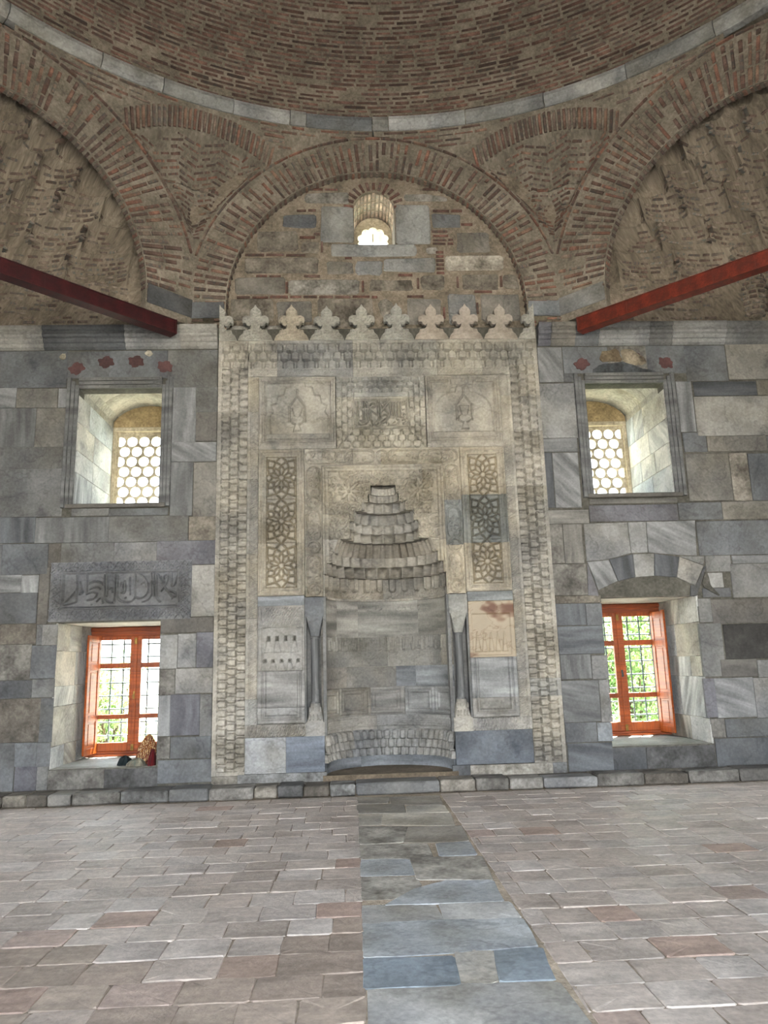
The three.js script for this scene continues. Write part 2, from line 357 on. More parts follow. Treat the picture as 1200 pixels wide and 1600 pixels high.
// block table: px survey of the ashlar converted to metres: x0, y0, x1, y1, tone, marble, grain angle
const BLK = [
  [-6.429,6.018,-4.835,6.617, 'b', 's', 0], [-4.839,6.163,-4.195,6.606, 'b', 's', 1], [-4.196,6.154,-3.302,6.61, 'b', 's', 2], [-3.3,5.998,-2.53,6.613, 'g', 's', 1],
  [-6.295,5.692,-5.578,6.022, 'l', 'v', 0.3], [-5.568,5.694,-4.953,6.004, 'e', 's', 0], [-4.943,5.689,-4.809,6, 'l', 'v', 1.57],
  [-6.256,5.071,-5.259,5.69, 'g', 'v', 1.5], [-5.25,5.07,-4.801,5.681, 'e', 's', 1], [-6.31,4.729,-4.792,5.069, 'g', 's', 2], [-6.265,3.995,-4.789,4.729, 'g', 's', 3],
  [-4.642,3.992,-4.098,4.109, 'g', 's', 0], [-4.098,3.988,-3.231,4.096, 'b', 's', 0],
  [-3.228,5.102,-2.849,6, 'l', 'v', 1.57], [-2.855,5.589,-2.521,5.996, 'g', 's', 1], [-2.845,5.127,-2.524,5.589, 'n', 's', 2], [-3.211,4.806,-2.526,5.11, 'l', 'v', 0.5],
  [-3.204,3.966,-2.87,4.799, 'g', 'v', 1.57], [-2.86,3.95,-2.516,4.793, 'y', 's', 1],
  [-6.217,3.605,-5.156,3.989, 'b', 'v', 1.5], [-5.156,3.593,-4.086,3.978, 'g', 'v', 1.57], [-4.086,3.589,-2.922,3.976, 'g', 's', 0], [-2.912,3.592,-2.515,3.951, 'y', 'r', 1],
  [-5.907,3.135,-5.614,3.598, 'l', 's', 0], [-5.605,3.134,-4.944,3.588, 'b', 's', 1], [-4.947,3.237,-4.763,3.588, 'n', 's', 2], [-4.763,3.236,-3.994,3.588, 'g', 's', 1], [-3.995,3.23,-3.371,3.583, 'l', 's', 2], [-3.371,3.233,-2.509,3.587, 'p', 's', 0.4],
  [-6.06,2.882,-5.305,3.134, 'l', 'v', 0.1], [-5.305,2.87,-5.059,3.123, 'l', 'v', 1.4], [-5.047,2.414,-4.902,3.231, 'n', 's', 0],
  [-6.031,2.429,-5.063,2.87, 'd', 's', 1], [-6.001,2.138,-5.048,2.42, 'n', 'r', 0], [-5.039,2.115,-4.957,2.406, 'g', 's', 0], [-4.957,2.111,-4.74,2.402, 'l', 's', 2],
  [-3.065,2.475,-2.982,3.225, 'l', 'v', 1.57], [-2.982,2.469,-2.517,3.219, 'w', 's', 1], [-3.281,2.242,-2.518,2.454, 'n', 's', 2],
  [-3.278,1.732,-3.032,2.213, 'l', 's', 3], [-3.023,1.743,-2.767,2.224, 'l', 's', 1], [-2.758,1.736,-2.52,2.236, 'p', 's', 2], [-3.282,1.367,-3.056,1.724, 'g', 'r', 0], [-3.048,1.382,-2.522,1.731, 'w', 's', 1],
  [-3.276,0.806,-3.106,1.359, 'l', 'v', 1.57], [-3.106,0.806,-2.693,1.368, 'p', 'v', 1.57], [-2.693,0.788,-2.522,1.359, 'g', 's', 0], [-3.27,0.496,-3.101,0.789, 'g', 'r', 1], [-3.093,0.492,-2.522,0.786, 'b', 's', 1], [-3.26,0.171,-2.508,0.478, 'b', 's', 2],
  [-5.968,1.638,-5.094,2.13, 'g', 'r', 0], [-5.095,1.647,-4.745,2.114, 'b', 's', 1], [-5.937,1.382,-5.051,1.629, 'd', 's', 1], [-5.052,1.382,-4.741,1.638, 'g', 's', 0.6], [-5.902,0.781,-4.917,1.372, 'n', 'r', 1], [-4.918,0.771,-4.741,1.372, 'b', 's', 0],
  [-5.849,0.117,-5.225,0.778, 'b', 's', 0], [-5.237,0.456,-4.932,0.772, 'b', 's', 2], [-4.932,0.448,-4.748,0.764, 'b', 's', 2], [-5.214,0.11,-4.91,0.456, 'p', 's', 1], [-4.911,0.119,-4.763,0.448, 'g', 's', 0.5], [-4.762,0.12,-3.994,0.391, 'g', 'r', 0], [-3.995,0.128,-3.257,0.383, 'd', 'r', 1],
  [2.531,6.021,2.923,6.607, 'l', 'v', 1], [2.94,6.166,3.666,6.613, 'b', 's', 1], [3.667,6.159,4.292,6.618, 'g', 'r', 2], [4.293,6.152,4.922,6.623, 'b', 's', 3], [4.925,6.015,5.598,6.617, 'b', 's', 0], [5.612,6.037,6.927,6.631, 'e', 's', 1], [2.916,6.017,3.112,6.157, 'b', 's', 0],
  [2.518,5.099,3.079,5.998, 'l', 's', 1.57], [2.519,4.871,3.053,5.088, 'l', 'v', 0], [2.509,3.99,2.638,4.863, 'd', 'v', 1.57], [2.648,3.985,3.048,4.859, 'l', 'v', 0.8], [2.517,3.735,3.14,3.944, 'e', 'v', 0],
  [2.506,3.131,2.712,3.729, 'g', 'r', 0], [2.722,3.125,3.016,3.724, 'y', 'v', 1.57], [2.515,2.645,3.03,3.116, 'g', 'r', 1], [2.522,2.528,3.219,2.633, 'e', 'r', 0],
  [4.729,5.164,4.978,6.007, 'l', 'v', 1.57], [5.013,5.763,6.038,6, 'd', 'v', 0], [6.051,5.762,6.863,6.012, 'y', 's', 0], [4.992,5.097,6.794,5.747, 'w', 's', 1.2], [4.748,4.838,5.117,5.152, 'b', 's', 0], [5.125,4.838,6.084,5.09, 'y', 's', 2], [6.093,4.815,6.83,5.077, 'g', 's', 2],
  [4.746,4.054,5.438,4.803, 'e', 's', 1], [5.449,4.045,5.735,4.806, 'w', 'r', 2], [5.746,4.043,6.752,4.796, 'b', 's', 2], [4.545,3.755,5.23,4.026, 'b', 's', 0], [5.242,3.754,6.673,4.027, 'e', 's', 0], [3.155,3.755,4.532,4.005, 'p', 's', 1],
  [4.8,3.201,6.61,3.728, 'b', 's', 2], [4.873,2.949,5.27,3.194, 'g', 's', 2], [5.299,3.067,6.561,3.185, 'l', 'v', 0], [5.249,2.552,6.513,3.058, 'g', 's', 0], [4.863,2.708,5.12,2.931, 'l', 's', 0.6], [4.782,2.563,5.216,2.698, 'd', 's', 0],
  [4.693,2.196,4.889,2.548, 'g', 's', 0], [4.889,2.174,6.446,2.527, 'n', 's', 1], [4.665,1.4,5.004,2.174, 'g', 's', 0.3], [5.03,1.645,6.379,2.152, 'k', 'r', 0], [4.933,1.389,5.475,1.638, 'n', 'v', 0], [5.485,1.369,6.321,1.619, 'g', 's', 0],
  [4.642,0.819,4.805,1.373, 'p', 's', 1], [4.805,0.808,5.381,1.372, 'l', 'v', 0.3], [5.391,0.795,6.259,1.36, 'l', 's', 1], [4.688,0.538,4.887,0.798, 'y', 's', 1], [4.898,0.532,6.197,0.784, 'b', 's', 0], [4.714,0.101,6.145,0.517, 'd', 's', 2], [3.196,0.123,3.681,0.438, 'd', 's', 0], [3.692,0.124,4.696,0.432, 'd', 'r', 1],
  [2.515,2.2,2.967,2.521, 'b', 'v', 1.5], [2.977,2.191,3.218,2.512, 'b', 's', 1], [2.525,1.777,3.214,2.187, 'b', 'v', 0], [2.534,1.421,2.99,1.77, 'g', 'v', 1.5], [2.999,1.411,3.237,1.751, 'l', 's', 0.3], [2.525,0.815,3.071,1.401, 'g', 'v', 0.2], [3.081,0.804,3.222,1.4, 'l', 's', 1.57],
  [2.538,0.531,2.995,0.806, 'b', 's', 1.57], [3.006,0.538,3.221,0.795, 'u', 's', 1], [2.549,0.133,3.199,0.518, 'b', 'v', 0.2],
];
{
  const A0 = 0.006;
  for (const [x0, y0, , y1] of BLK.slice()) if (x0 < -5.6) BLK.push([-7.1, y0, x0, y1, pick(['b', 'g', 'b', 'l', 'g']), pick(['s', 'v', 's']), rr(0, 3)]);
  for (const [x0, y0, x1, y1, t, v, a] of BLK) {
    const o = mesh('stone_block', slab(rectPoly(x0 - 0.001, y0 - 0.001, x1 + 0.001, y1 + 0.001, 0.003), 0.05, 0.005, a, 0.0015, rr(0, 3)), stoneMat(t, v), wallBack);
    o.position.z = rr(-0.004, 0.006);
  }
  // polygon stones: above the right lower window, and its relieving arch
  const POLY = [
    [[3.052,3.73], [3.053,3.15], [3.389,3.172], [3.743,3.262], [3.728,3.737]], [[3.738,3.737], [3.752,3.262], [4,3.266], [4.018,3.741]], [[4.028,3.741], [4.01,3.266], [4.471,3.217], [4.758,3.201], [4.79,3.746]],
  ];
  const quad = (q, t, v, a, dz = 0) => { const o = mesh('stone_block', slab(q, 0.05, 0.006, a, 0.001, rr(0, 3)), stoneMat(t, v), wallBack); o.position.z = dz; };
  quad(POLY[0], 'l', 's', 0.3); quad(POLY[1], 'l', 's', 1); quad(POLY[2], 'l', 'v', 0.45);
  const VS = [[3.062,3.14,3.192,2.711,3.496,2.839,3.388,3.162], [3.399,3.171,3.506,2.839,3.766,2.891,3.76,3.242], [3.765,3.242,3.771,2.891,4.063,2.908,4.097,3.244], [4.102,3.244,4.068,2.908,4.405,2.876,4.478,3.187], [4.483,3.187,4.41,2.876,4.676,2.744,4.839,3.042]];
  VS.forEach((v, i) => { const o = mesh('voussoir', slab([0, 1, 2, 3].map((k) => [v[k * 2], v[k * 2 + 1]]), 0.05, 0.006, [0.9, 1.5, 0.2, 1.5, 0.4][i], 0.001, i), stoneMat(['l', 'd', 'l', 'd', 'w'][i], ['v', 'v', 's', 'v', 's'][i]), wallBack); o.position.z = 0.006; });
  const lun = [[3.21,2.692], [3.221,2.596], [4.579,2.582], [4.587,2.737], [4.392,2.848], [4.06,2.884], [3.763,2.862], [3.494,2.81]];
  quad(lun, 'n', 'r', 0, -0.012);
  quad([[4.59,2.592], [4.688,2.589], [4.889,3.041], [4.848,3.032], [4.685,2.734], [4.608,2.755]], 'd', 's', 0, 0);
  quad([[3.06,3.11], [3.03,2.638], [3.193,2.615], [3.181,2.702]], 'p', 's', 0, -0.002);
  quad([[4.489,3.197], [4.84,3.052], [4.876,3.188]], 'g', 's', 1, -0.002);
  quad([[3.173,4.109], [3.166,4.028], [4.54,4.033], [4.548,4.104]], 'y', 'v', 0, 0.012);
  // red-brown inlays of the joggled lintels
  const inlay = (cx, cy, w, h, rot) => {
    const p = []; for (let i = 0; i < 28; i++) { const t = i / 28 * Math.PI * 2, k = 1 - 0.24 * Math.abs(Math.sin(t * 2 + 0.4)) - 0.1 * Math.cos(t * 6), x = w * Math.sign(Math.cos(t)) * Math.pow(Math.abs(Math.cos(t)), 0.7) * k, y = h * Math.sign(Math.sin(t)) * Math.pow(Math.abs(Math.sin(t)), 0.7) * k; p.push([cx + x * Math.cos(rot) - y * Math.sin(rot), cy + x * Math.sin(rot) + y * Math.cos(rot)]); }
    const o = mesh('inlay', slab(p, 0.03, 0.003, 0, 0.001), cached('inlay', () => mat('#6b4746', T.stone, { rough: 0.7, bump: 0.004 })), wallBack); o.position.z = 0.008;
  };
  const I = [-4.69,6.322,-4.246,6.423,-3.786,6.429,-3.34,6.34,3.234,6.318,4.126,6.397,4.601,6.326];
  [0.35, 0.05, -0.1, -0.3, 0.3, -0.1, -0.35].forEach((r, i) => inlay(I[i * 2], I[i * 2 + 1], 0.135, 0.1, r));
  const patch = (q, t) => { const o = mesh('mortar_patch', slab(worn(q, 0.05, 0.012), 0.03, 0.004, 0, 0.002), cached('patch' + t, () => mat(t, T.rough, { rough: 0.9, bump: 0.014 })), wallBack); o.position.z = 0.01; };
  patch([[3.416,6.143], [4.518,6.142], [4.276,6.221], [3.923,6.344], [3.557,6.326], [3.382,6.219]], '#5d646b');
  patch([[3.516,6.337], [3.893,6.355], [3.84,6.575], [3.553,6.523]], '#8d8069'); patch([[3.911,6.333], [4.261,6.275], [4.295,6.406], [4.048,6.562], [3.87,6.564]], '#b0a795');
  patch([[-4.971,6.483], [-4.892,6.461], [-4.84,6.567], [-4.937,6.568]], '#bdb8a8'); patch([[-3.661,6.513], [-3.543,6.512], [-3.536,6.597], [-3.645,6.609]], '#c4c0b2'); patch([[4.883,2.992], [4.763,2.723], [5.069,2.561], [4.929,2.709]], '#696a66');
}
// moulded frames round the upper windows
function windowFrame([x0, y0, x1, y1], tone) {
  const w = 0.17, parts = [[x0 - w, y0 - 0.06, x0, y1 + w], [x1, y0 - 0.06, x1 + w, y1 + w], [x0, y1, x1, y1 + w]];
  parts.forEach(([a, b, c, d], i) => {
    const g = [];
    const vert = i < 2, n = 3;
    for (let k = 0; k < n; k++) {
      const t0 = k / n, t1 = (k + 1) / n, z = [0.02, 0.035, 0.05][k];
      if (vert) { const o = i === 0 ? [mix(c, a, t0), mix(c, a, t1)] : [mix(a, c, t0), mix(a, c, t1)]; g.push(rbox(Math.min(...o), b, -0.04, Math.max(...o), y1 + w * t1, z, 0.008)); } else g.push(rbox(x0, mix(b, d, t0), -0.04, x1, mix(b, d, t1), z, 0.008));
    }
    mesh('frame_moulding', mergeGeometries(g), stoneMat(tone, i === 2 ? 's' : 'v'), wallBack);
  });
  mesh('sill_moulding', rbox(x0 - w * 0.6, y0 - 0.07, -0.04, x1 + w * 0.6, y0 - 0.005, 0.045, 0.01), stoneMat(tone === 'g' ? 'n' : 'e', 's'), wallBack);
}
windowFrame(UL, 'g'); windowFrame(UR, 'g');
// jamb stones lining the reveals, wall marbles coloured lighter to stand in for sky light
function jamb(x, side, y0, y1, z0, z1, rows, tones) { // side +1: face looks to +x
  let y = y0;
  rows.forEach((h, i) => {
    const yt = Math.min(y1, y + h); let z = z0; const cuts = pick([[0.45], [0.62], [0.35, 0.7], [0.3], [0.55, 0.8]]);
    for (const c of [...cuts, 1]) {
      const zt = mix(z0, z1, c), w = z - zt;
      const g = slab(rectPoly(0.003, 0.003, w - 0.003, yt - y - 0.003, 0.003), 0.03, 0.005, rr(0, 3), 0.001, rr(0, 3));
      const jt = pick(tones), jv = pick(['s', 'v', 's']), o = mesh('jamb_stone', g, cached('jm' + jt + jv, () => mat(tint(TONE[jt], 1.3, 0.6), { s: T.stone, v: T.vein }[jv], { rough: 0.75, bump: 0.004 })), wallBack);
      o.rotation.y = side * Math.PI / 2; o.position.set(x + side * 0.012, y, side > 0 ? z : zt);
      z = zt;
    }
    y = yt;
  });
}
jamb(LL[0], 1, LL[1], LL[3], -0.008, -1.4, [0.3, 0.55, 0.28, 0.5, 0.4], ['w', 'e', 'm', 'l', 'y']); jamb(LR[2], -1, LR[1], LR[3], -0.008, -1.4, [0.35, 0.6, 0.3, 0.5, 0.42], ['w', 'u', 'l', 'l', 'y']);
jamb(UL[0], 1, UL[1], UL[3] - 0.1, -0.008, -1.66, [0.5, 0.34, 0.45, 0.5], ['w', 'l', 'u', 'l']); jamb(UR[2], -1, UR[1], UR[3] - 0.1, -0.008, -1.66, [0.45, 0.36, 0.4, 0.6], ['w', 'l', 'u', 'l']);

// cornice along the top of the marble wall
const CORN = [[6.97, -0.1], [6.97, 0.17], [6.93, 0.175], [6.905, 0.165], [6.89, 0.13], [6.86, 0.135], [6.83, 0.15], [6.8, 0.135], [6.785, 0.095], [6.755, 0.1], [6.73, 0.085], [6.715, 0.05], [6.66, 0.05], [6.64, 0.02], [6.63, 0.006], [6.63, -0.1]];
[['wall', [-7.1, -6.55, -5.177,6.815], 0], ['wall', [2.53,6.751], 1]].forEach(([, , right], k) => {
  const t = structure(group('trim'), k ? 'moulded marble cornice right of the prayer niche' : 'moulded marble cornice left of the prayer niche');
  const xs = k ? [2.54, 2.75, 3.14, 3.53, 4.35, 4.72, 5.6, 6.4, 7.1] : [-7.1, -6.2, -5.2, -3.95, -3.1, -2.52], tones = k ? ['p', 'y', 'b', 'l', 'g', 'l', 'g', 'e'] : ['l', 'w', 'd', 'l', 'w'];
  for (let i = 0; i < xs.length - 1; i++) { const o = mesh('cornice_stone', mouldingX(CORN.map((p) => [p[0] + rr(-0.002, 0.002), p[1]]), xs[i] + 0.003, xs[i + 1] - 0.003), stoneMat(tones[i], 's'), t); o.position.z = rr(-0.008, 0.008); }
});

// walls beside and behind the camera, each with thickness and the openings that let the day in
{
  const mSide = stoneMat('g', 's');
  const holes = (m) => [[1.2, 0.35, 3.4, 2.9], [9.6, 0.45, 11.1, 2.5], [3.4, 4.2, 4.9, 6], [9.6, 4.2, 11.1, 6]].map(([a, b, c, d]) => rectHole(m > 0 ? [a, b, c, d] : [-c, b, -a, d]));
  const l = structure(mesh('wall_left', extrude(wallShape(0, -0.4, 16.2, 10.9, [...holes(1), archHole(6.67, 8.44, 9.17, 0.45)]), 1.9, 0), mSide, scene), 'left side wall of the hall'); l.rotation.y = -Math.PI / 2; l.position.x = -A;
  const r = structure(mesh('wall_right', extrude(wallShape(-16.2, -0.4, 0, 10.9, [...holes(-1), archHole(-7.57, 8.44, 9.17, 0.45)]), 1.9, 0), mSide, scene), 'right side wall of the hall'); r.rotation.y = Math.PI / 2; r.position.x = A;
  const bay = (a, b) => { const o = [[a, -0.02], [a, 5.6]], w = (b - a) / 2; for (let i = 1; i < 12; i++) { const t = Math.PI * (1 - i / 12); o.push([a + w + w * Math.cos(t), 5.6 + w * Math.sin(t)]); } o.push([b, 5.6], [b, -0.02]); return o; };
  structure(mesh('wall_front', extrude(wallShape(-9, -0.4, 9, 10.9, [bay(-4.9, -2.1), bay(-1.5, 1.5), bay(2.1, 4.9)]), 0.9, 2 * A), mSide, scene), 'front wall with the three open bays of the portal');
}
// roof: dome of brick on a round ring
const DR = 7.1;
const domeP = (phi, t) => V(DR * Math.cos(t) * Math.sin(phi), RING + 0.2 + DR * Math.sin(t), CZ - DR * Math.cos(t) * Math.cos(phi));
const ceiling = structure(group('ceiling'), 'brick dome rising from a marble ring');
{
  const pts = []; for (let i = 0; i <= 40; i++) { const t = Math.PI / 2 * i / 40; pts.push([DR * Math.cos(t) + 1e-4, RING + 0.2 + DR * Math.sin(t)]); }
  for (let i = 40; i >= 0; i--) { const t = Math.PI / 2 * i / 40; pts.push([(DR + 0.6) * Math.cos(t) + 1e-4, RING + 0.2 + (DR + 0.6) * Math.sin(t)]); }
  pts.push([DR + 3.4, RING + 0.2], [DR + 3.4, RING + 0.02], [DR - 0.02, RING + 0.02], [DR - 0.02, RING + 0.2]);
  const g = lathe(pts, 96), uv = g.attributes.uv, p = g.attributes.position;
  for (let i = 0; i < uv.count; i++) uv.setXY(i, Math.atan2(p.getX(i), -p.getZ(i)) * DR, p.getY(i) * 1.1);
  const o = mesh('dome_shell', g, mMortarDome, ceiling); o.position.z = CZ;
  const rows = [];
  for (let t = 0.012; t < 0.5; t += 0.0117) rows.push(t);
  const list = courses((u, v) => domeP(u / 6.5, v), rows, (v) => -6.5 * 1.18, (v) => 6.5 * 1.25, 0.34, 0.05, 0.05, false, { skip: 0.07, jit: 0.0008 });
  layBricks(ceiling, list, BTONES.dome, 300);
}
{
  const t = structure(group('trim'), 'pale marble ring moulding at the foot of the dome');
  const cuts = []; let a = -72; while (a < 78) { cuts.push(a); a += pick([2.2, 6, 7.5, 9, 8.4, 10.5]); } cuts.push(a);
  const prof = [[DR + 0.1, RING + 0.24], [DR - 0.05, RING + 0.24], [DR - 0.1, RING + 0.2], [DR - 0.115, RING + 0.13], [DR - 0.1, RING + 0.06], [DR - 0.05, RING + 0.02], [DR - 0.02, RING], [DR + 0.1, RING]];
  for (let k = 0; k < cuts.length - 1; k++) {
    const p0 = THREE.MathUtils.degToRad(cuts[k] + 0.05), p1 = THREE.MathUtils.degToRad(cuts[k + 1] - 0.05), n = 6, pos = [], uv = [], idx = [], dr = rr(-0.012, 0.012);
    for (let i = 0; i <= n; i++) { const ph = mix(p0, p1, i / n); prof.forEach(([r, y], j) => { pos.push((r + dr) * Math.sin(ph), y, CZ - (r + dr) * Math.cos(ph)); uv.push(ph * 7, j * 0.06 + k * 0.31); }); }
    const m = prof.length;
    for (let i = 0; i < n; i++) for (let j = 0; j < m - 1; j++) { const q = i * m + j; idx.push(q, q + m, q + 1, q + 1, q + m, q + m + 1); }
    for (const [i, f] of [[0, 1], [n, 0]]) for (let j = 1; j < m - 1; j++) f ? idx.push(i * m, i * m + j, i * m + j + 1) : idx.push(i * m, i * m + j + 1, i * m + j);
    const rc = pick(['l', 'l', 'w', 'b', 'g', 'l']); mesh('ring_stone', geo(pos, uv, idx), cached('rg' + rc, () => mat(tint(TONE[rc], 1.0, 0.6), T.stone, { rough: 0.75, bump: 0.005 })), t);
  }
}
// the octagon: outer drum walls, plain sides, brick arches, squinches, pendentives
{
  const drum = structure(group('wall_drum'), 'upper walls carrying the dome');
  mesh('masonry', extrude(wallShape(-9, TOPW, 9, 10.9, [archHole(-0.35, 8.44, 9.17, 0.34)]), 0.86, -1.01, 24), mMortarWarm, drum);
  const side = (x, z, rot, w) => { const o = mesh('masonry', extrude(wallShape(-w, TOPW, w, RING + 0.1, Math.abs(x) > 7 ? [archHole(-0.45, 8.44, 9.17, 0.45)] : []), 0.3, -0.3), mMortarWarm, drum); o.position.set(x, 0, z); o.rotation.y = rot; };
  side(-A, CZ, Math.PI / 2, 2.96); side(A, CZ, -Math.PI / 2, 2.96); side(0, 2 * A, Math.PI, 2.96);
  side(-5.035, 2 * A - 2.085, Math.PI * 0.75, 2.96); side(5.035, 2 * A - 2.085, -Math.PI * 0.75, 2.96);
}
function archRing(g, ri, depth) {
  const ro = RO, s = new THREE.Shape(), a0 = Math.acos(2.95 / ro), y0 = 7.02 - CY;
  s.moveTo(2.95, y0); s.lineTo(2.95, ro * Math.sin(a0)); s.absarc(0, 0, ro, a0, Math.PI - a0, false); s.lineTo(-2.95, y0); s.lineTo(-ri, y0); s.lineTo(-ri, 0); s.absarc(0, 0, ri, Math.PI, 0, true); s.lineTo(ri, y0); s.closePath();
  const geoA = extrude(s, depth, -depth, 48); geoA.translate(0, CY, 0);
  mesh('arch_core', geoA, mMortar, g);
  // three headers deep; the courses fan out round the centre
  const list = [], n = 74;
  for (let i = 0; i < n; i++) {
    const t = (i + 0.5) / n * Math.PI + rr(-0.004, 0.004), c = Math.cos(t), si = Math.sin(t);
    let lim = ro - 0.1; if (Math.abs(c) * lim > 2.94) lim = 2.94 / Math.abs(c) - 0.02;
    const cuts = pick([[0.34, 0.3], [0.2, 0.3, 0.2], [0.3, 0.2], [0.16, 0.32], [0.3, 0.32]]);
    let r = ri + 0.012;
    for (let k = 0; r < lim - 0.07 && k < 4; k++) {
      const L = Math.min((cuts[k] ?? 0.2) * rr(0.8, 1.1), lim - r), rm = r + L / 2; r += L + rr(0.02, 0.05);
      if (rnd() < 0.1) continue;
      list.push({ p: V(rm * c, CY + rm * si, rr(-0.008, 0.006)), x: V(c, si, 0), n: V(rr(-0.05, 0.05), rr(-0.05, 0.05), 1), l: L, h: rr(0.038, 0.062), d: 0.05 });
    }
    if (i % 1 === 0) list.push({ p: V((ri + 0.01) * c, CY + (ri + 0.01) * si, -depth / 2 - 0.012), x: V(0, 0, 1), n: V(-c, -si, 0), l: depth * 0.85, h: rr(0.04, 0.055), d: 0.05 });
  }
  // brick edging along the back of the arch
  for (let t = a0 + 0.02; t < Math.PI - a0 - 0.05; t += 0.088) { const m = t + 0.042; list.push({ p: V((ro - 0.035) * Math.cos(m), CY + (ro - 0.035) * Math.sin(m), 0.012), x: V(-Math.sin(m), Math.cos(m), 0), n: V(0, 0, 1), l: 0.25, h: 0.03, d: 0.05 }); }
  layBricks(g, list, BTONES.arch);
}
const archB = structure(group('brick_arch'), 'round brick arch over the tympanum window above the prayer niche'); archRing(archB, RI, 0.16);
const archL = structure(group('brick_arch'), 'brick squinch arch across the left corner'); archL.position.set(-5.035, 0, 2.085); archL.rotation.y = Math.PI / 4; archRing(archL, RD, 0.14);
const archR = structure(group('brick_arch'), 'brick squinch arch across the right corner'); archR.position.set(5.035, 0, 2.085); archR.rotation.y = -Math.PI / 4; archRing(archR, RD, 0.14);
// marble springers where the arches meet, and the rubble bed under them
for (const sgn of [-1, 1]) {
  const t = structure(group('springer'), sgn < 0 ? 'blue-grey marble springer left of the crenellation' : 'pale marble springer right of the crenellation');
  const c = Math.SQRT1_2;
  const f1 = slab(rectPoly(2.44, 7.15, 2.955, 7.42, 0.006), 0.1, 0.012, 0, 0.002), f2 = slab(rectPoly(0, 7.15, 0.78, 7.45, 0.006), 0.1, 0.012, 0.3, 0.002, 2);
  const a = mesh('springer_stone', f1, stoneMat(sgn < 0 ? 'b' : 'u'), t); a.position.z = 0.03; if (sgn < 0) a.position.x = -2.44 - 2.955;
  const b = mesh('springer_stone', f2, stoneMat(sgn < 0 ? 'd' : 'l'), t);
  if (sgn > 0) { b.rotation.y = -Math.PI / 4; b.position.set(2.95 - c * 0.03, 0, c * 0.03); } else { b.rotation.y = Math.PI / 4; b.position.set(-2.95 - 0.78 * c + c * 0.03, 0, 0.78 * c + c * 0.03); }
  const bed = mesh('masonry', boxAB(sgn * 2.4, TOPW, -0.2, sgn * 3.4, 7.16, 0.0), mPlaster, t);
  const bl = []; for (let y = 6.99; y < 7.14; y += 0.06) for (let x = 2.5; x < 3.3; x += rr(0.12, 0.3)) if (rnd() < 0.7) bl.push({ p: V(sgn * x, y, -0.01), x: V(1, 0, 0), n: V(0, 0, 1), l: rr(0.1, 0.24), h: 0.035, d: 0.05 });
  layBricks(t, bl, BTONES.arch);
}
// squinches: corner vaults in tiers of little niches behind the diagonal arches
function squinch(parent, sgn) {
  const half = 2.93;
  const TY = [6.96, 7.72, 8.2, 8.62, 8.98, 9.3, 9.56, 9.95], TK = [1, 0.9, 0.77, 0.62, 0.45, 0.28, 0.12], TP = [1, 0.72, 0.62, 0.56, 0.5, 0.44, 0.4];
  const tierD = (x, y, t) => {
    const wall = 2.95 - Math.abs(x), v = (y - TY[t]) / (TY[t + 1] - TY[t]);
    let d = wall * mix(TK[t], TK[t + 1] ?? 0.05, t ? clamp(v) * 0.85 : clamp(v) * 0.5);
    if (t === 0) d -= 0.28 * clamp(v) * (1 - Math.abs(((x / 0.9 + 40.5) % 1) - 0.5) * 2) * Math.min(1, wall);  // folded triangular planes
    else {
      const p = TP[t], ph = ((x + (t % 2 ? 0 : p / 2)) / p + 50) % 1, c = Math.sqrt(Math.max(0, 1 - Math.pow((ph - 0.5) * 2, 2)));
      const head = Math.sqrt(Math.max(0, 1 - Math.pow(Math.max(0, (v - 0.45) / 0.55), 2)));
      d += (0.3 * c * head - 0.16) * Math.min(1, wall);
    }
    return d;
  };
  const D = (x, y) => {
    let t = 0; while (t < 6 && y >= TY[t + 1]) t++;
    let d = tierD(x, y, t);
    const e = (TY[t + 1] - y) / 0.05; if (t < 6 && e < 1) d = mix(tierD(x, TY[t + 1], t + 1), d, clamp(e));
    return Math.max(0.16, d);
  };
  const P = (x, y) => V(x, y, -D(x, y));
  const top = (x) => CY + Math.sqrt(Math.max(0, 2.22 * 2.22 - x * x)), pos = [];
  const g = relief(-half, half, TOPW, 9.9, 0.025, (x, y) => { const p = P(x, y); return [p.x, p.y, p.z]; }, { keep: (x, y) => y < CY + Math.sqrt(Math.max(0, 2.75 * 2.75 - x * x)) || y < 7.8, du: 0, scaleU: 1.2, skirt: false });
  { const p = g.attributes.position, uv = g.attributes.uv; for (let i = 0; i < uv.count; i++) uv.setXY(i, p.getX(i) * 1.2, p.getY(i) - p.getZ(i) * 0.7); }
  mesh('squinch_vault', g, mMortarWarm, parent);
  const w = (y) => Math.min(2.25, Math.sqrt(Math.max(0.0004, 2.24 * 2.24 - Math.pow(Math.max(0, y - CY), 2))));
  const list = courses(P, range(7.02, 9.72, 0.068), (y) => -w(y), w, 0.19, 0.043, 0.07, false,
    { skip: 0.08, jit: 0.003, keep: (x, y) => { let t = 0; while (t < 6 && y >= TY[t + 1]) t++; return TY[t + 1] - y > 0.045 && !(y < 7.72 && rnd() < 0.3) && !(sgn > 0 && x > -1.05 && y < 7.6); } });
  layBricks(parent, list, BTONES.grey, 290);
}
const sqL = structure(group('squinch'), 'weathered brick squinch with tiers of small niches in the left corner'); sqL.position.copy(archL.position); sqL.rotation.y = Math.PI / 4; squinch(sqL, -1);
const sqR = structure(group('squinch'), 'weathered brick squinch with tiers of small niches in the right corner'); sqR.position.copy(archR.position); sqR.rotation.y = -Math.PI / 4; squinch(sqR, 1);
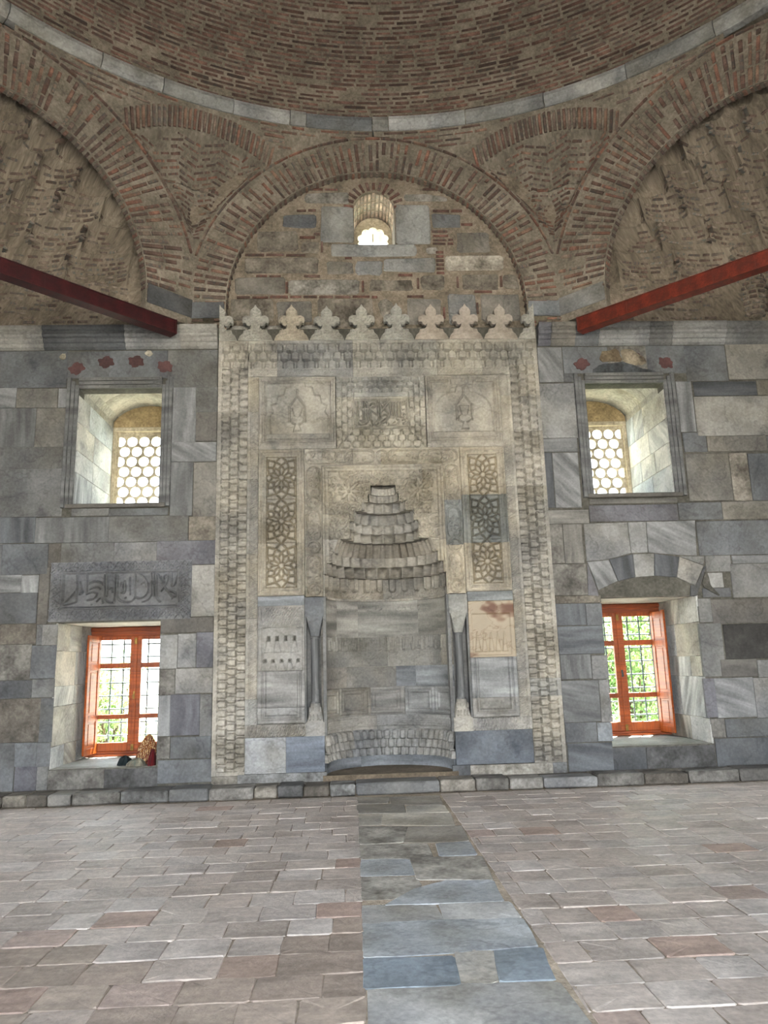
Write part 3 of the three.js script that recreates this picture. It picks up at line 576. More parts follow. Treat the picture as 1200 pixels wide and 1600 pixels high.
{ // brick pendant left hanging on the plastered corner wall
  const p = group('pendant', sqR); p.position.set(-0.68, 0, -2.26); const prof = [[0.1, 7.06], [0.15, 7.12], [0.24, 7.35], [0.26, 7.55], [0.2, 7.75], [0.13, 7.95], [0.02, 8.1]], at = (y) => { let i = 1; while (i < prof.length - 1 && prof[i][1] < y) i++; const [a, b] = [prof[i - 1], prof[i]]; return mix(a[0], b[0], clamp((y - a[1]) / (b[1] - a[1]))); };
  mesh('core', lathe([[0.001, 7.05], ...prof], 18), mMortarWarm, p);
  const L = []; for (let y = 7.12; y < 7.95; y += 0.08) for (let a = 0; a < 6.2; a += 0.14 / at(y)) { const t = a + y * 9; L.push({ p: V(at(y) * Math.cos(t), y, at(y) * Math.sin(t)), x: V(-Math.sin(t), 0, Math.cos(t)), n: V(Math.cos(t), 0, Math.sin(t)), l: 0.11, h: 0.045, d: 0.05 }); }
  for (const b of L) { const q = b.n.clone(); if (q.lengthSq() === 0) b.n.set(0, 0, 1); b.x = new THREE.Vector3().crossVectors(V(0, 1, 0), b.n); }
  layBricks(p, L, BTONES.grey);
}
// pendentives with a flat arch over a fan of fluted brick niches
function pendentive(sgn) {
  const par = structure(group('pendentive'), sgn < 0 ? 'brick pendentive with a fan of flutes left of the tympanum arch' : 'brick pendentive with a fan of flutes right of the tympanum arch');
  const rad = THREE.MathUtils.degToRad, C = 22.5;
  const phiE = (y) => { const x = Math.sqrt(Math.max(0, RO * RO - Math.pow(Math.max(0.9, y - CY), 2))); return Math.atan(x / A) * 180 / Math.PI; };
  const yin = (d) => 9.12 + 1.0 * Math.sqrt(Math.max(0, 1 - Math.pow(d / 12.2, 2))), yout = (d) => 9.3 + 1.2 * Math.sqrt(Math.max(0, 1 - Math.pow(d / 13.8, 2)));
  const base = (y) => A / Math.cos(rad(Math.min(22.5, phiE(y))));
  const R = (d, y) => {
    let r = base(Math.min(y, 10.41));
    if (y > 10.41) r = A - 0.02;
    const room = C - Math.min(22.5, phiE(y)), in1 = sstep(0, 1.4, room - Math.abs(d)) * sstep(-0.01, 0.6, yin(d) - y);
    if (in1 > 0) {
      const spread = mix(0.5, 3.0, clamp((y - 8.3) / 1.7)), fl = Math.abs(((d / spread / 1.9 + 20.5) % 1) - 0.5) * 2, tier = y > 9.45 ? 1 : 0;
      const v = tier ? (y - 9.45) / 0.7 : (y - 8.3) / 1.15;
      const arc = Math.sqrt(Math.max(0, 1 - Math.pow(Math.max(0, v - 0.6) / 0.42, 2)));
      r += (in1 * (0.2 + 0.06 * tier) + sstep(0, 0.05, yin(d) - y) * sstep(0, 1.4, room - Math.abs(d)) * 0.2 * (1 - fl) * arc) * sstep(8.3, 9.2, y);
    }
    return r;
  };
  const P = (d, y) => { const r = R(d, y), ph = sgn * rad(C + d); return V(r * Math.sin(ph), y, CZ - r * Math.cos(ph)); };
  const g = relief(-22.4, 22.4, 8.22, 10.54, 0.35, (d, y) => { const p = P(sgn * d, y); return [p.x, p.y, p.z]; }, { stepV: 0.025, keep: (d, y) => Math.abs(d) <= C - Math.min(22.5, phiE(y)) + 0.5, skirt: false, scaleU: 0.125 });
  mesh('pendentive_vault', g, mMortar, par);
  const list = [];
  const flip = sgn > 0 ? false : true;
  const edge = (y) => Math.max(0, C - Math.min(22.5, phiE(y)) - 0.25);
  list.push(...courses(P, range(8.4, 10.08, 0.075), (y) => -edge(y), edge, 0.17, 0.04, 0.055, flip, { skip: 0.06, jit: 0.003, keep: (d, y) => y < yin(d) - 0.03 }));
  list.push(...courses(P, range(9.95, 10.5, 0.075), (y) => -edge(y) + 0.2, (y) => edge(y) - 0.2, 0.3, 0.04, 0.05, flip, { skip: 0.3, jit: 0.003, keep: (d, y) => y > yout(d) + 0.03 }));
  for (let d = -12; d <= 12; d += 0.62) { // the flat arch: bricks on edge
    const e = Math.abs(d) < 11.8 ? 1 : 0.6, y0 = yin(d) + 0.02, y1 = yout(d) - 0.05, ym = (y0 + y1) / 2, p = P(d, ym), up = P(d - d * 0.02, y1).sub(P(d, y0)).normalize(), tx = P(d + 0.1, ym).sub(P(d - 0.1, ym)).normalize(), nn = new THREE.Vector3().crossVectors(sgn > 0 ? tx : tx.clone().negate(), V(0, 1, 0)).normalize();
    if (y1 - y0 < 0.1 || Math.abs(d) > edge(ym)) continue;
    const lean = tx.clone().multiplyScalar((sgn > 0 ? 1 : 1) * d * 0.03); up.add(lean).normalize();
    list.push({ p: p.addScaledVector(nn, 0.012), x: up, n: nn, l: (y1 - y0) * e, h: 0.045, d: 0.06, tone: pick(BTONES.arch) });
  }
  layBricks(par, list, BTONES.arch, 290);
}
pendentive(-1); pendentive(1);

// tympanum under the middle arch
{
  const t = structure(group('wall_tympanum'), 'tympanum of mixed stone and brick with a small arched window');
  const s = new THREE.Shape(); s.moveTo(-2.5, TOPW); s.lineTo(2.5, TOPW); s.lineTo(2.5, CY); s.absarc(0, CY, 2.5, 0, Math.PI, false); s.closePath();
  const h = new THREE.Path(); h.setFromPoints(archHole(-0.35, 8.44, 9.17, 0.34).map((p) => new THREE.Vector2(...p))); s.holes.push(h);
  const g = extrude(s, 0.06, -0.23, 24); mesh('masonry', g, cached('tymp', () => mat(tint('#7d756a', 0.95, 0.5), T.mortar, { rough: 0.95, bump: 0.02 })), t);
  const ST = [
    [-0.916,8.547,-0.353,9.231, 'g', 's', 1], [0.341,8.533,0.92,9.244, 'g', 's', 2], [-0.742,8.302,0.677,8.523, 'g', 's', 3], [-1.529,8.829,-0.979,9.065, 'd', 's', 1], [0.944,8.827,1.44,9.089, 'd', 's', 1], [-1.938,8.387,-1.277,8.759, 'n', 'r', 1], [-1.225,8.362,-0.931,8.583, 'n', 'r', 1], [-2.143,7.996,-0.955,8.271, 'n', 'r', 2], [-0.819,7.969,-0.368,8.222, 'n', 's', 2], [-0.347,7.968,0.105,8.221, 'g', 's', 0], [0.128,8.022,0.975,8.265, 'g', 's', 1],
    [-2.314,7.624,-1.488,7.929, 'n', 's', 0], [-1.436,7.629,-0.281,7.879, 'g', 'r', 1], [-0.134,7.669,0.601,7.897, 'n', 'r', 0], [0.729,7.688,1.109,7.963, 'n', 'r', 2], [1.406,7.684,2.023,7.983, 'n', 'r', 1], [1.135,8.042,2.107,8.297, 'w', 'r', 1], [1.334,8.356,1.915,8.756, 'n', 's', 1], [0.815,8.334,1.028,8.474, 'g', 'r', 0],
    [-2.37,7.166,-1.674,7.546, 'n', 'r', 1], [-1.632,7.128,-1.056,7.519, 'n', 's', 2], [-0.974,7.045,-0.062,7.56, 'n', 'r', 3], [0.48,7.08,1.045,7.553, 'n', 's', 1], [1.151,7.075,1.614,7.618, 'g', 's', 1], [1.7,7.127,2.334,7.614, 'n', 's', 2], [-1.167,9.279,-0.429,9.471, 'g', 'r', 0], [0.485,9.305,1.243,9.473, 'g', 'r', 0], [2.076,7.705,2.364,7.958, 'n', 'r', 0], [-2.365,6.811,-0.936,7.097, 'g', 'r', 0], [-0.834,6.798,0.507,6.997, 'n', 'r', 2], [0.612,6.807,2.389,7.029, 'n', 'r', 1],
  ];
  const inArch = (p) => { const dx = p[0], dy = Math.max(0, p[1] - CY), r = Math.hypot(dx, dy); if (r > 2.38) { const k = 2.38 / r; return [dx * k, p[1] > CY ? CY + dy * k : p[1]]; } return p; };
  for (const [x0, y0, x1, y1, c, v, a] of ST) { const o = mesh('stone_block', slab(worn(rectPoly(x0, y0, x1, y1, 0.01), 0.04, 0.01).map(inArch), 0.06, 0.016, a, 0.004, rr(0, 3)), cached('ty' + c + v, () => mat(tint(TONE[c], 1.15, 0.5), { s: T.stone, v: T.vein, r: T.rough }[v], { rough: 0.85, bump: 0.01 })), t); o.position.z = -0.135 + rr(-0.012, 0.012); }
  const frag = mesh('stone_fragment', slab(worn([[0.005,7.489], [0.06,7.208], [0.174,7.207], [0.285,7.408], [0.174,7.545]], 0.05, 0.01), 0.08, 0.015, 0, 0.004), stoneMat('w', 'r'), t); frag.position.z = -0.13;
  const L = [], b = (x, y, l, v) => L.push({ p: V(x, y, -0.163 + rr(0, 0.008)), x: v ? V(0, 1, 0) : V(1, 0, 0), n: V(rr(-0.06, 0.06), rr(-0.06, 0.06), 1), l, h: rr(0.035, 0.05), d: 0.05 });
  const row = (x0, x1, y, skip = 0.15) => { for (let x = x0; x < x1 - 0.08;) { const l = Math.min(rr(0.16, 0.32), x1 - x); if (rnd() > skip) b(x + l / 2, y + rr(-0.006, 0.006), l, 0); x += l + 0.03; } };
  const R = [[-2.145,8.33, -1.058,8.328], [-2.271,7.592, 0.007,7.568], [0.489,7.577, 0.762,7.575], [0.691,7.655, 1.081,7.653], [1.598,7.651, 2.225,7.659], [-1.277,8.712, -0.918,8.711], [-1.256,8.653, -0.918,8.641], [0.936,8.756, 1.301,8.756], [0.954,8.686, 1.297,8.673], [0.951,8.603, 1.293,8.591], [0.948,8.533, 1.29,8.52], [-1.529,9.136, -0.977,9.148], [0.973,9.137, 1.47,9.137], [-0.817,8.269, -0.397,8.268], [0.354,7.966, 0.65,7.965], [-1.123,9.53, -0.426,9.543], [0.469,9.545, 1.141,9.534], [-1.965,7.952, -0.926,7.948], [0.099,7.118, 0.473,7.115], [1.437,8.898, 1.652,8.874]];
  for (const [x0, y0, x1, y1] of R) row(x0, x1, (y0 + y1) / 2);
  { const x = [1.056,8.31][0]; for (let y = 8.0; y < 8.4; y += 0.075) b(x, y, 0.13, 0); }
  for (const [x, y] of [[-1.467,7.746], [0.676,7.815], [1.332,7.835], [2.055,7.844], [1.636,7.366], [1.086,7.291], [-0.229,7.762], [-0.889,8.478]]) b(x, y, 0.2, 1);
  for (let i = 0; i < 13; i++) { const a = Math.PI * (0.04 + 0.92 * i / 12), r = 0.43; L.push({ p: V(-0.01 + r * Math.cos(a), 9.17 + r * Math.sin(a), -0.158), x: V(Math.cos(a), Math.sin(a), 0), n: V(0, 0, 1), l: rr(0.12, 0.2), h: 0.05, d: 0.05 }); }
  layBricks(t, L, ['#7d4a38', '#8a5240', '#6f4a3c', '#80594a']);
}
// small window in the tympanum: brick barrel, scalloped plaster rim, tracery
const mCream = cached('cream', () => mat('#e6decb', T.mortar, { rough: 0.9, bump: 0.004 }));
const mGlass = cached('glass', () => { const m = new THREE.MeshPhysicalMaterial({ color: '#f4f8f6', transmission: 1, thickness: 0, roughness: 0.02, ior: 1.45 }); return m; });
{
  const w = structure(group('window'), 'small arched window high in the tympanum');
  const L = [];
  for (let i = 0; i < 15; i++) { const a = Math.PI * (i + 0.5) / 15; for (let k = 0; k < 3; k++) L.push({ p: V(-0.01 + 0.345 * Math.cos(a), 9.17 + 0.345 * Math.sin(a), -0.32 - k * 0.24 + rr(-0.02, 0.02)), x: V(0, 0, 1), n: V(-Math.cos(a), -Math.sin(a), 0), l: rr(0.18, 0.23), h: 0.042, d: 0.03 }); }
  layBricks(w, L, ['#c9a588', '#d4b496', '#c2a08a', '#d9bd9f']);
  const s = new THREE.Shape(archHole(-0.345, 8.44, 9.16, 0.335).map((p) => new THREE.Vector2(...p)).reverse()), h = new THREE.Path(), q = [[-0.28, 8.5], [-0.28, 9.0]];
  for (let k = 0; k < 5; k++) for (let i = 0; i <= 6; i++) { const a0 = Math.PI * (1 - k / 5), a1 = Math.PI * (1 - (k + 1) / 5), t = i / 6, a = mix(a0, a1, t), r = 0.245 + 0.04 * Math.sin(t * Math.PI); q.push([-0.01 + r * Math.cos(a), 9.03 + r * Math.sin(a)]); }
  q.push([0.26, 9.0], [0.26, 8.5]); h.setFromPoints(q.map((p) => new THREE.Vector2(...p))); s.holes.push(h);
  mesh('window_rim', extrude(s, 0.08, -0.98), mCream, w);
  mesh('pane', boxAB(-0.3, 8.48, -0.955, 0.28, 9.33, -0.95), mGlass, w);
  const tr = []; for (let k = 0; k < 3; k++) { const a = Math.PI * (0.5 + 0.667 * k), g = box(0.02, 0.24, 0.03, 0, 0.12, 0); g.rotateZ(a - Math.PI / 2); g.translate(-0.01, 8.95, -0.93); tr.push(g); }
  mesh('tracery', mergeGeometries(tr), mCream, w);
}

// ---------- floor ----------
const floorG = structure(group('floor'), 'clay tile floor with a strip of marble slabs leading to the niche');
{
  mesh('paving_bed', boxAB(-A - 0.2, -0.5, -0.05, A + 0.2, -0.008, 16.2), mPaving, floorG);
  const tones = ['#cdbcae', '#d0c1b4', '#cab7a8', '#d4c6bb', '#c8bab0', '#d5c9c0', '#c4b2a3', '#cfbfb2'];
  const brown = ['#b8a08c', '#bfa893', '#b39b88', '#c2afa0'], red = ['#c6a28e', '#c4a797', '#c2a08a'], list = [], px = (x, z) => V(x, 0, z).applyMatrix4(view);
  const tile = (x, z, w, d) => list.push({ x, z, w, d });
  for (let k = 0, z = 0.56; z < 14.2; k++) {
    const d = rr(0.3, 0.335);
    for (const [a, b] of [[-A, -0.475], [0.625, A]]) { let x = a + rr(-0.3, 0); while (x < b - 0.05) { const w = Math.min(rr(0.28, 0.44), b - x), x1 = b - (x + w) < 0.12 ? b : x + w; if (x1 > a) tile((Math.max(x, a) + x1) / 2, z + d / 2, x1 - Math.max(x, a), d); x = x1; } }
    z += d;
  }
  for (const t of list) {
    const c = px(t.x, t.z), inF = Math.abs(c.x) < 1.06 && c.y > -1.1 && c.y < 1 && c.z < 1, dz = Math.hypot(t.x - EYE.x, t.z - EYE.z, EYE.y);
    t.s = (inF ? 1 : 0.0001) * t.w * t.d / (dz * dz * dz);
    const spots = [[-2.454,5.372], [-2.161,5.12], [-0.789,5.343], [-1.119,5.991], [1.23,5.379], [2.235,5.359], [1.601,6.019], [-0.667,3.865], [2.717,3.877], [0.707,7.064], [0.667,2.968], [-2.246,6.468], [-1.824,3.048], [1.206,3.003], [-1.648,6.535], [-2.328,0.994]];
    t.red = spots.some(([x, z]) => Math.abs(x - t.x) < t.w / 2 && Math.abs(z - t.z) < t.d / 2);
  }
  list.sort((a, b) => b.s - a.s);
  const fm = (c) => cached('f' + c, () => mat(tint(c, 1.24, 0.6), T.floor, { rough: 0.62, bump: 0.0045 }));
  const make = (t, own) => {
    const g = slab(worn(rectPoly(-t.w / 2 + 0.002, -t.d / 2 + 0.002, t.w / 2 - 0.002, t.d / 2 - 0.002, 0.005), 0.02, 0.004), 0.04, 0.005, 0, 0.003, rr(0, 4));
    g.rotateX(-Math.PI / 2); g.rotateY(rr(-0.012, 0.012)); g.rotateX(rr(-0.006, 0.006)); g.rotateZ(rr(-0.007, 0.007));
    g.translate(t.x, rr(-0.005, 0.002), t.z);
    return g;
  };
  list.slice(0, 300).forEach((t) => { const g = make(t); const o = mesh('floor_tile', g, fm(t.red ? pick(red) : t.x < -0.4 && t.z > 5.9 + 0.5 * Math.sin(t.x * 3) ? pick(brown) : pick(tones)), floorG); });
  const rest = new Map(); list.slice(300).forEach((t) => { const c = pick(tones.slice(0, 1)); if (!rest.has(c)) rest.set(c, []); rest.get(c).push(make(t)); });
  for (const [c, gs] of rest) { const o = mesh('floor_tiles', mergeGeometries(gs), fm(c), floorG); o.userData.kind = 'stuff'; }
  // strip of marble slabs
  mesh('strip_bed', boxAB(-0.5, -0.1, 0.5, 0.68, -0.007, 8.2), cached('strip', () => mat('#d3c8ba', T.mortar, { rough: 0.9, bump: 0.012 })), floorG);
  const S = [
    ['l', [-0.438,6.52], [0.546,6.575], [0.6, 7.75], [-0.46, 7.75]], ['d', [-0.465,6.13], [-0.466,6.517], [0.01,6.53], [0.039,6.171]], ['e', [0.074,6.085], [0.028,6.524], [0.24,6.523], [0.299,6.092]], ['d', [0.32,6.105], [0.266,6.517], [0.551,6.516], [0.595,6.087]],
    ['u', [-0.453,5.517], [-0.457,6.091], [0.557,6.03], [0.585,5.551]], ['l', [-0.465,5.134], [-0.462,5.491], [0.057,5.507], [0.033,5.158]], ['l', [0.098,5.167], [0.1,5.513], [0.579,5.497], [0.583,5.204]],
    ['u', [-0.3,5.112], [0.526,5.136], [0.544,4.645], [0.217,4.597], [-0.031,4.77]], ['g', [-0.463,4.386], [-0.462,4.968], [-0.227,4.97], [-0.025,4.703], [-0.039,4.449]], ['u', [-0.461,3.831], [-0.462,4.329], [-0.021,4.356], [-0.049,3.874]], ['g', [-0.005,3.836], [-0.006,4.491], [0.554,4.592], [0.585,3.884]],
    ['g', [-0.466,3.274], [-0.46,3.786], [0.153,3.815], [0.154,3.324]], ['u', [0.27,3.344], [0.25,3.784], [0.572,3.79], [0.586,3.317]], ['g', [-0.463,2.428], [-0.465,3.221], [-0.062,3.208], [0.022,2.547]], ['n', [0.063,2.554], [-0.025,3.215], [0.563,3.26], [0.596,2.586]],
    ['y', [-0.471,1.758], [-0.469,2.361], [-0.218,2.373], [-0.202,1.809]], ['y', [-0.178,1.775], [-0.197,2.377], [0.52,2.54], [0.562,1.879]], ['n', [-0.465,1.149], [-0.47,1.681], [0.049,1.742], [0.069,1.213]], ['e', [0.131,1.354], [0.106,1.792], [0.557,1.801], [0.561,1.397]], ['n', [-0.469,0.645], [-0.472,1.06], [-0.117,1.087], [-0.065,0.681]], ['n', [-0.031,0.688], [-0.042,1.19], [0.539,1.307], [0.575,0.718]],
  ];
  for (const [c, ...q] of S) {
    const mx = q.reduce((a, p) => a + p[0], 0) / q.length, mz = q.reduce((a, p) => a + p[1], 0) / q.length, poly = q.map(([x, z]) => [mx + (x - mx) * (1 + 0.035 / Math.max(0.3, Math.abs(x - mx))), -(mz + (z - mz) * (1 + 0.03 / Math.max(0.1, Math.abs(z - mz))))]); const ar = poly.reduce((a, p, i) => { const b = poly[(i + 1) % poly.length]; return a + p[0] * b[1] - b[0] * p[1]; }, 0); if (ar < 0) poly.reverse();
    const g = slab(worn(poly, 0.03, 0.006), 0.05, 0.006, 0, 0.003, rr(0, 3)); g.rotateX(-Math.PI / 2);
    const o = mesh('marble_slab', g, cached('fl' + c, () => mat(tint(c === 'd' ? '#74848f' : TONE[c], { d: 1.9, l: 1.3, u: 1.35 }[c] ?? 1.75, 0.6), c === 'g' ? T.rough : T.stone, { rough: 0.6, bump: 0.004 })), floorG); o.position.y = rr(-0.004, 0.002);
  }
}
// kerb of worn stones and the low platform along the back wall
{
  const k = structure(group('step'), 'low step of worn stone blocks along the foot of the back wall');
  mesh('step_bed', boxAB(-A - 0.2, -0.3, -0.05, A + 0.2, 0.11, 0.4), cached('stepbed', () => mat('#95897a', T.mortar, { rough: 0.9, bump: 0.01 })), k);
  const xs = [-7.1, -6.3, -5.6, -5.15, -4.829,-4.558,-4.252,-3.617,-2.99,-2.456,-1.863,-1.55,-1.202,-0.855,-0.5,0.635,1.118,1.583,2.049,2.794,3.445,4.063,4.782, 5.6, 6.4, 7.1], c = 'yynenegbglwdnugwgllgngnyyyeyg';
  for (let i = 0; i < xs.length - 1; i++) {
    const d = rr(0.3, 0.42), z1 = 0.5 + rr(-0.025, 0.02), h = 0.15 + rr(-0.012, 0.01), g = slab(worn(rectPoly(xs[i] + 0.006, 0, xs[i + 1] - 0.006, h, 0.004), 0.02, 0.004), d, 0.014, 0, 0.004, rr(0, 3));
    const o = mesh('kerb_stone', g, stoneMat(c[i] ?? 'y', rnd() < 0.4 ? 's' : 'r'), k); o.position.z = z1;
  }
  let x = -7.1; while (x < 7.1) { const w = Math.min(rr(0.5, 1.1), 7.1 - x), g = slab(worn(rectPoly(x + 0.005, -0.2, x + w - 0.005, -0.004, 0.004), 0.02, 0.004), 0.06, 0.006, 0, 0.003, rr(0, 3)); g.rotateX(-Math.PI / 2); const o = mesh('step_slab', g, stoneMat(pick(['y', 'n', 'e', 'g']), 'r'), k); o.position.y = 0.135 + rr(-0.004, 0.006); x += w; }
}

// ---------- the carved prayer niche ----------
const mih = thing(group('mihrab'), 'tall carved marble prayer niche with a crenellated top in the middle of the wall', 'prayer niche');
// carving depths are drawn in metres on a height sheet: 0..255 = 0..0.12 m in front of the wall plane
function sheet(x0, y0, w, h, ppm, base) {
  const W = Math.round(w * ppm), H = Math.round(h * ppm), c = document.createElement('canvas'); c.width = W; c.height = H;
  const g = c.getContext('2d'); g.fillStyle = base; g.fillRect(0, 0, W, H);
  g.setTransform(ppm, 0, 0, -ppm, -x0 * ppm, (y0 + h) * ppm); g.lineCap = 'round'; g.lineJoin = 'round';
  return { g, x0, y0, w, h, ppm, W, H, read(gain = 1) {
    const d = g.getImageData(0, 0, W, H).data, a = new Float32Array(W * H), b = new Float32Array(W * H);
    for (let i = 0; i < W * H; i++) a[i] = d[i * 4] / 255 * 0.12;
    for (let y = 0; y < H; y++) for (let x = 0; x < W; x++) { const l = Math.max(0, x - 1), r = Math.min(W - 1, x + 1), u = Math.max(0, y - 1), v = Math.min(H - 1, y + 1); b[y * W + x] = (a[y * W + x] * 4 + a[y * W + l] + a[y * W + r] + a[u * W + x] + a[v * W + x]) / 8; }
    return (x, y) => { const px = clamp((x - x0) * ppm - 0.5, 0, W - 1.001), py = clamp((y0 + h - y) * ppm - 0.5, 0, H - 1.001), i = Math.floor(px), j = Math.floor(py), fx = px - i, fy = py - j, o = j * W + i; return 0.06 + gain * (mix(mix(b[o], b[o + 1], fx), mix(b[o + W], b[o + W + 1], fx), fy) - 0.06); };
  } };
}
const Z = (mm) => { const v = Math.round(clamp(mm / 120) * 255); return `rgb(${v},${v},${v})`; };
const line = (g, pts, w, z, close) => { g.strokeStyle = Z(z); g.lineWidth = w; g.beginPath(); pts.forEach((p, i) => (i ? g.lineTo(p[0], p[1]) : g.moveTo(p[0], p[1]))); if (close) g.closePath(); g.stroke(); };
const fillR = (g, x0, y0, x1, y1, z) => { g.fillStyle = Z(z); g.fillRect(Math.min(x0, x1), Math.min(y0, y1), Math.abs(x1 - x0), Math.abs(y1 - y0)); };
const fillP = (g, pts, z) => { g.fillStyle = Z(z); g.beginPath(); pts.forEach((p, i) => (i ? g.lineTo(p[0], p[1]) : g.moveTo(p[0], p[1]))); g.closePath(); g.fill(); };
const ring = (g, x0, y0, x1, y1, steps) => steps.forEach(([d, z]) => fillR(g, x0 + d, y0 + d, x1 - d, y1 - d, z));
const svg = (g, d, ox, oy, sx, sy, w, z) => { // brush strokes given as M/L/Q paths
  g.strokeStyle = Z(z); g.lineWidth = w; g.beginPath();
  const t = d.match(/[MLQ]|-?[\d.]+/g); let i = 0, k = ''; const X = () => ox + parseFloat(t[i++]) * sx, Y = () => oy - parseFloat(t[i++]) * sy;
  while (i < t.length) { if (/[MLQ]/.test(t[i])) k = t[i++]; if (k === 'M') { g.moveTo(X(), Y()); k = 'L'; } else if (k === 'L') g.lineTo(X(), Y()); else g.quadraticCurveTo(X(), Y(), X(), Y()); }
  g.stroke();
};
function scrolls(g, x0, y0, x1, y1, n, r, w, z) { // vine spirals with leaves
  g.save(); g.beginPath(); g.rect(x0, y0, x1 - x0, y1 - y0); g.clip();
  for (let i = 0; i < n; i++) {
    const cx = rr(x0, x1), cy = rr(y0, y1), R = r * rr(0.6, 1.2), a0 = rr(0, 6.28), s = rnd() < 0.5 ? 1 : -1, p = [];
    for (let k = 0; k <= 26; k++) { const t = k / 26, a = a0 + s * t * 7.5, q = R * (1 - t * 0.85); p.push([cx + q * Math.cos(a), cy + q * Math.sin(a)]); }
    line(g, p, w, z);
    for (let k = 3; k < 22; k += 5) { const [px, py] = p[k]; g.fillStyle = Z(z); g.beginPath(); g.ellipse(px, py, w * 1.7, w * 0.8, rr(0, 3.14), 0, 6.283); g.fill(); }
  }
  g.restore();
}
function net(g, x0, y0, x1, y1, p, w, z) { // interlaced net of zigzags
  g.save(); g.beginPath(); g.rect(x0, y0, x1 - x0, y1 - y0); g.clip();
  const vert = y1 - y0 > x1 - x0, L = vert ? y1 - y0 : x1 - x0, B = vert ? x1 - x0 : y1 - y0;
  for (const ph of [0, 0.5, 0.25, 0.75]) { const pts = []; for (let k = -1; k <= L / p * 2 + 2; k++) { const t = (k / 2 + ph) * p, s = (k % 2 ? 0.95 : 0.05) * B; pts.push(vert ? [x0 + s, y0 + t] : [x0 + t, y0 + s]); } line(g, pts, w, z); }
  g.restore();
}
const S = sheet(-2.56, 0, 5.12, 7.45, 260, Z(60)), G = S.g;
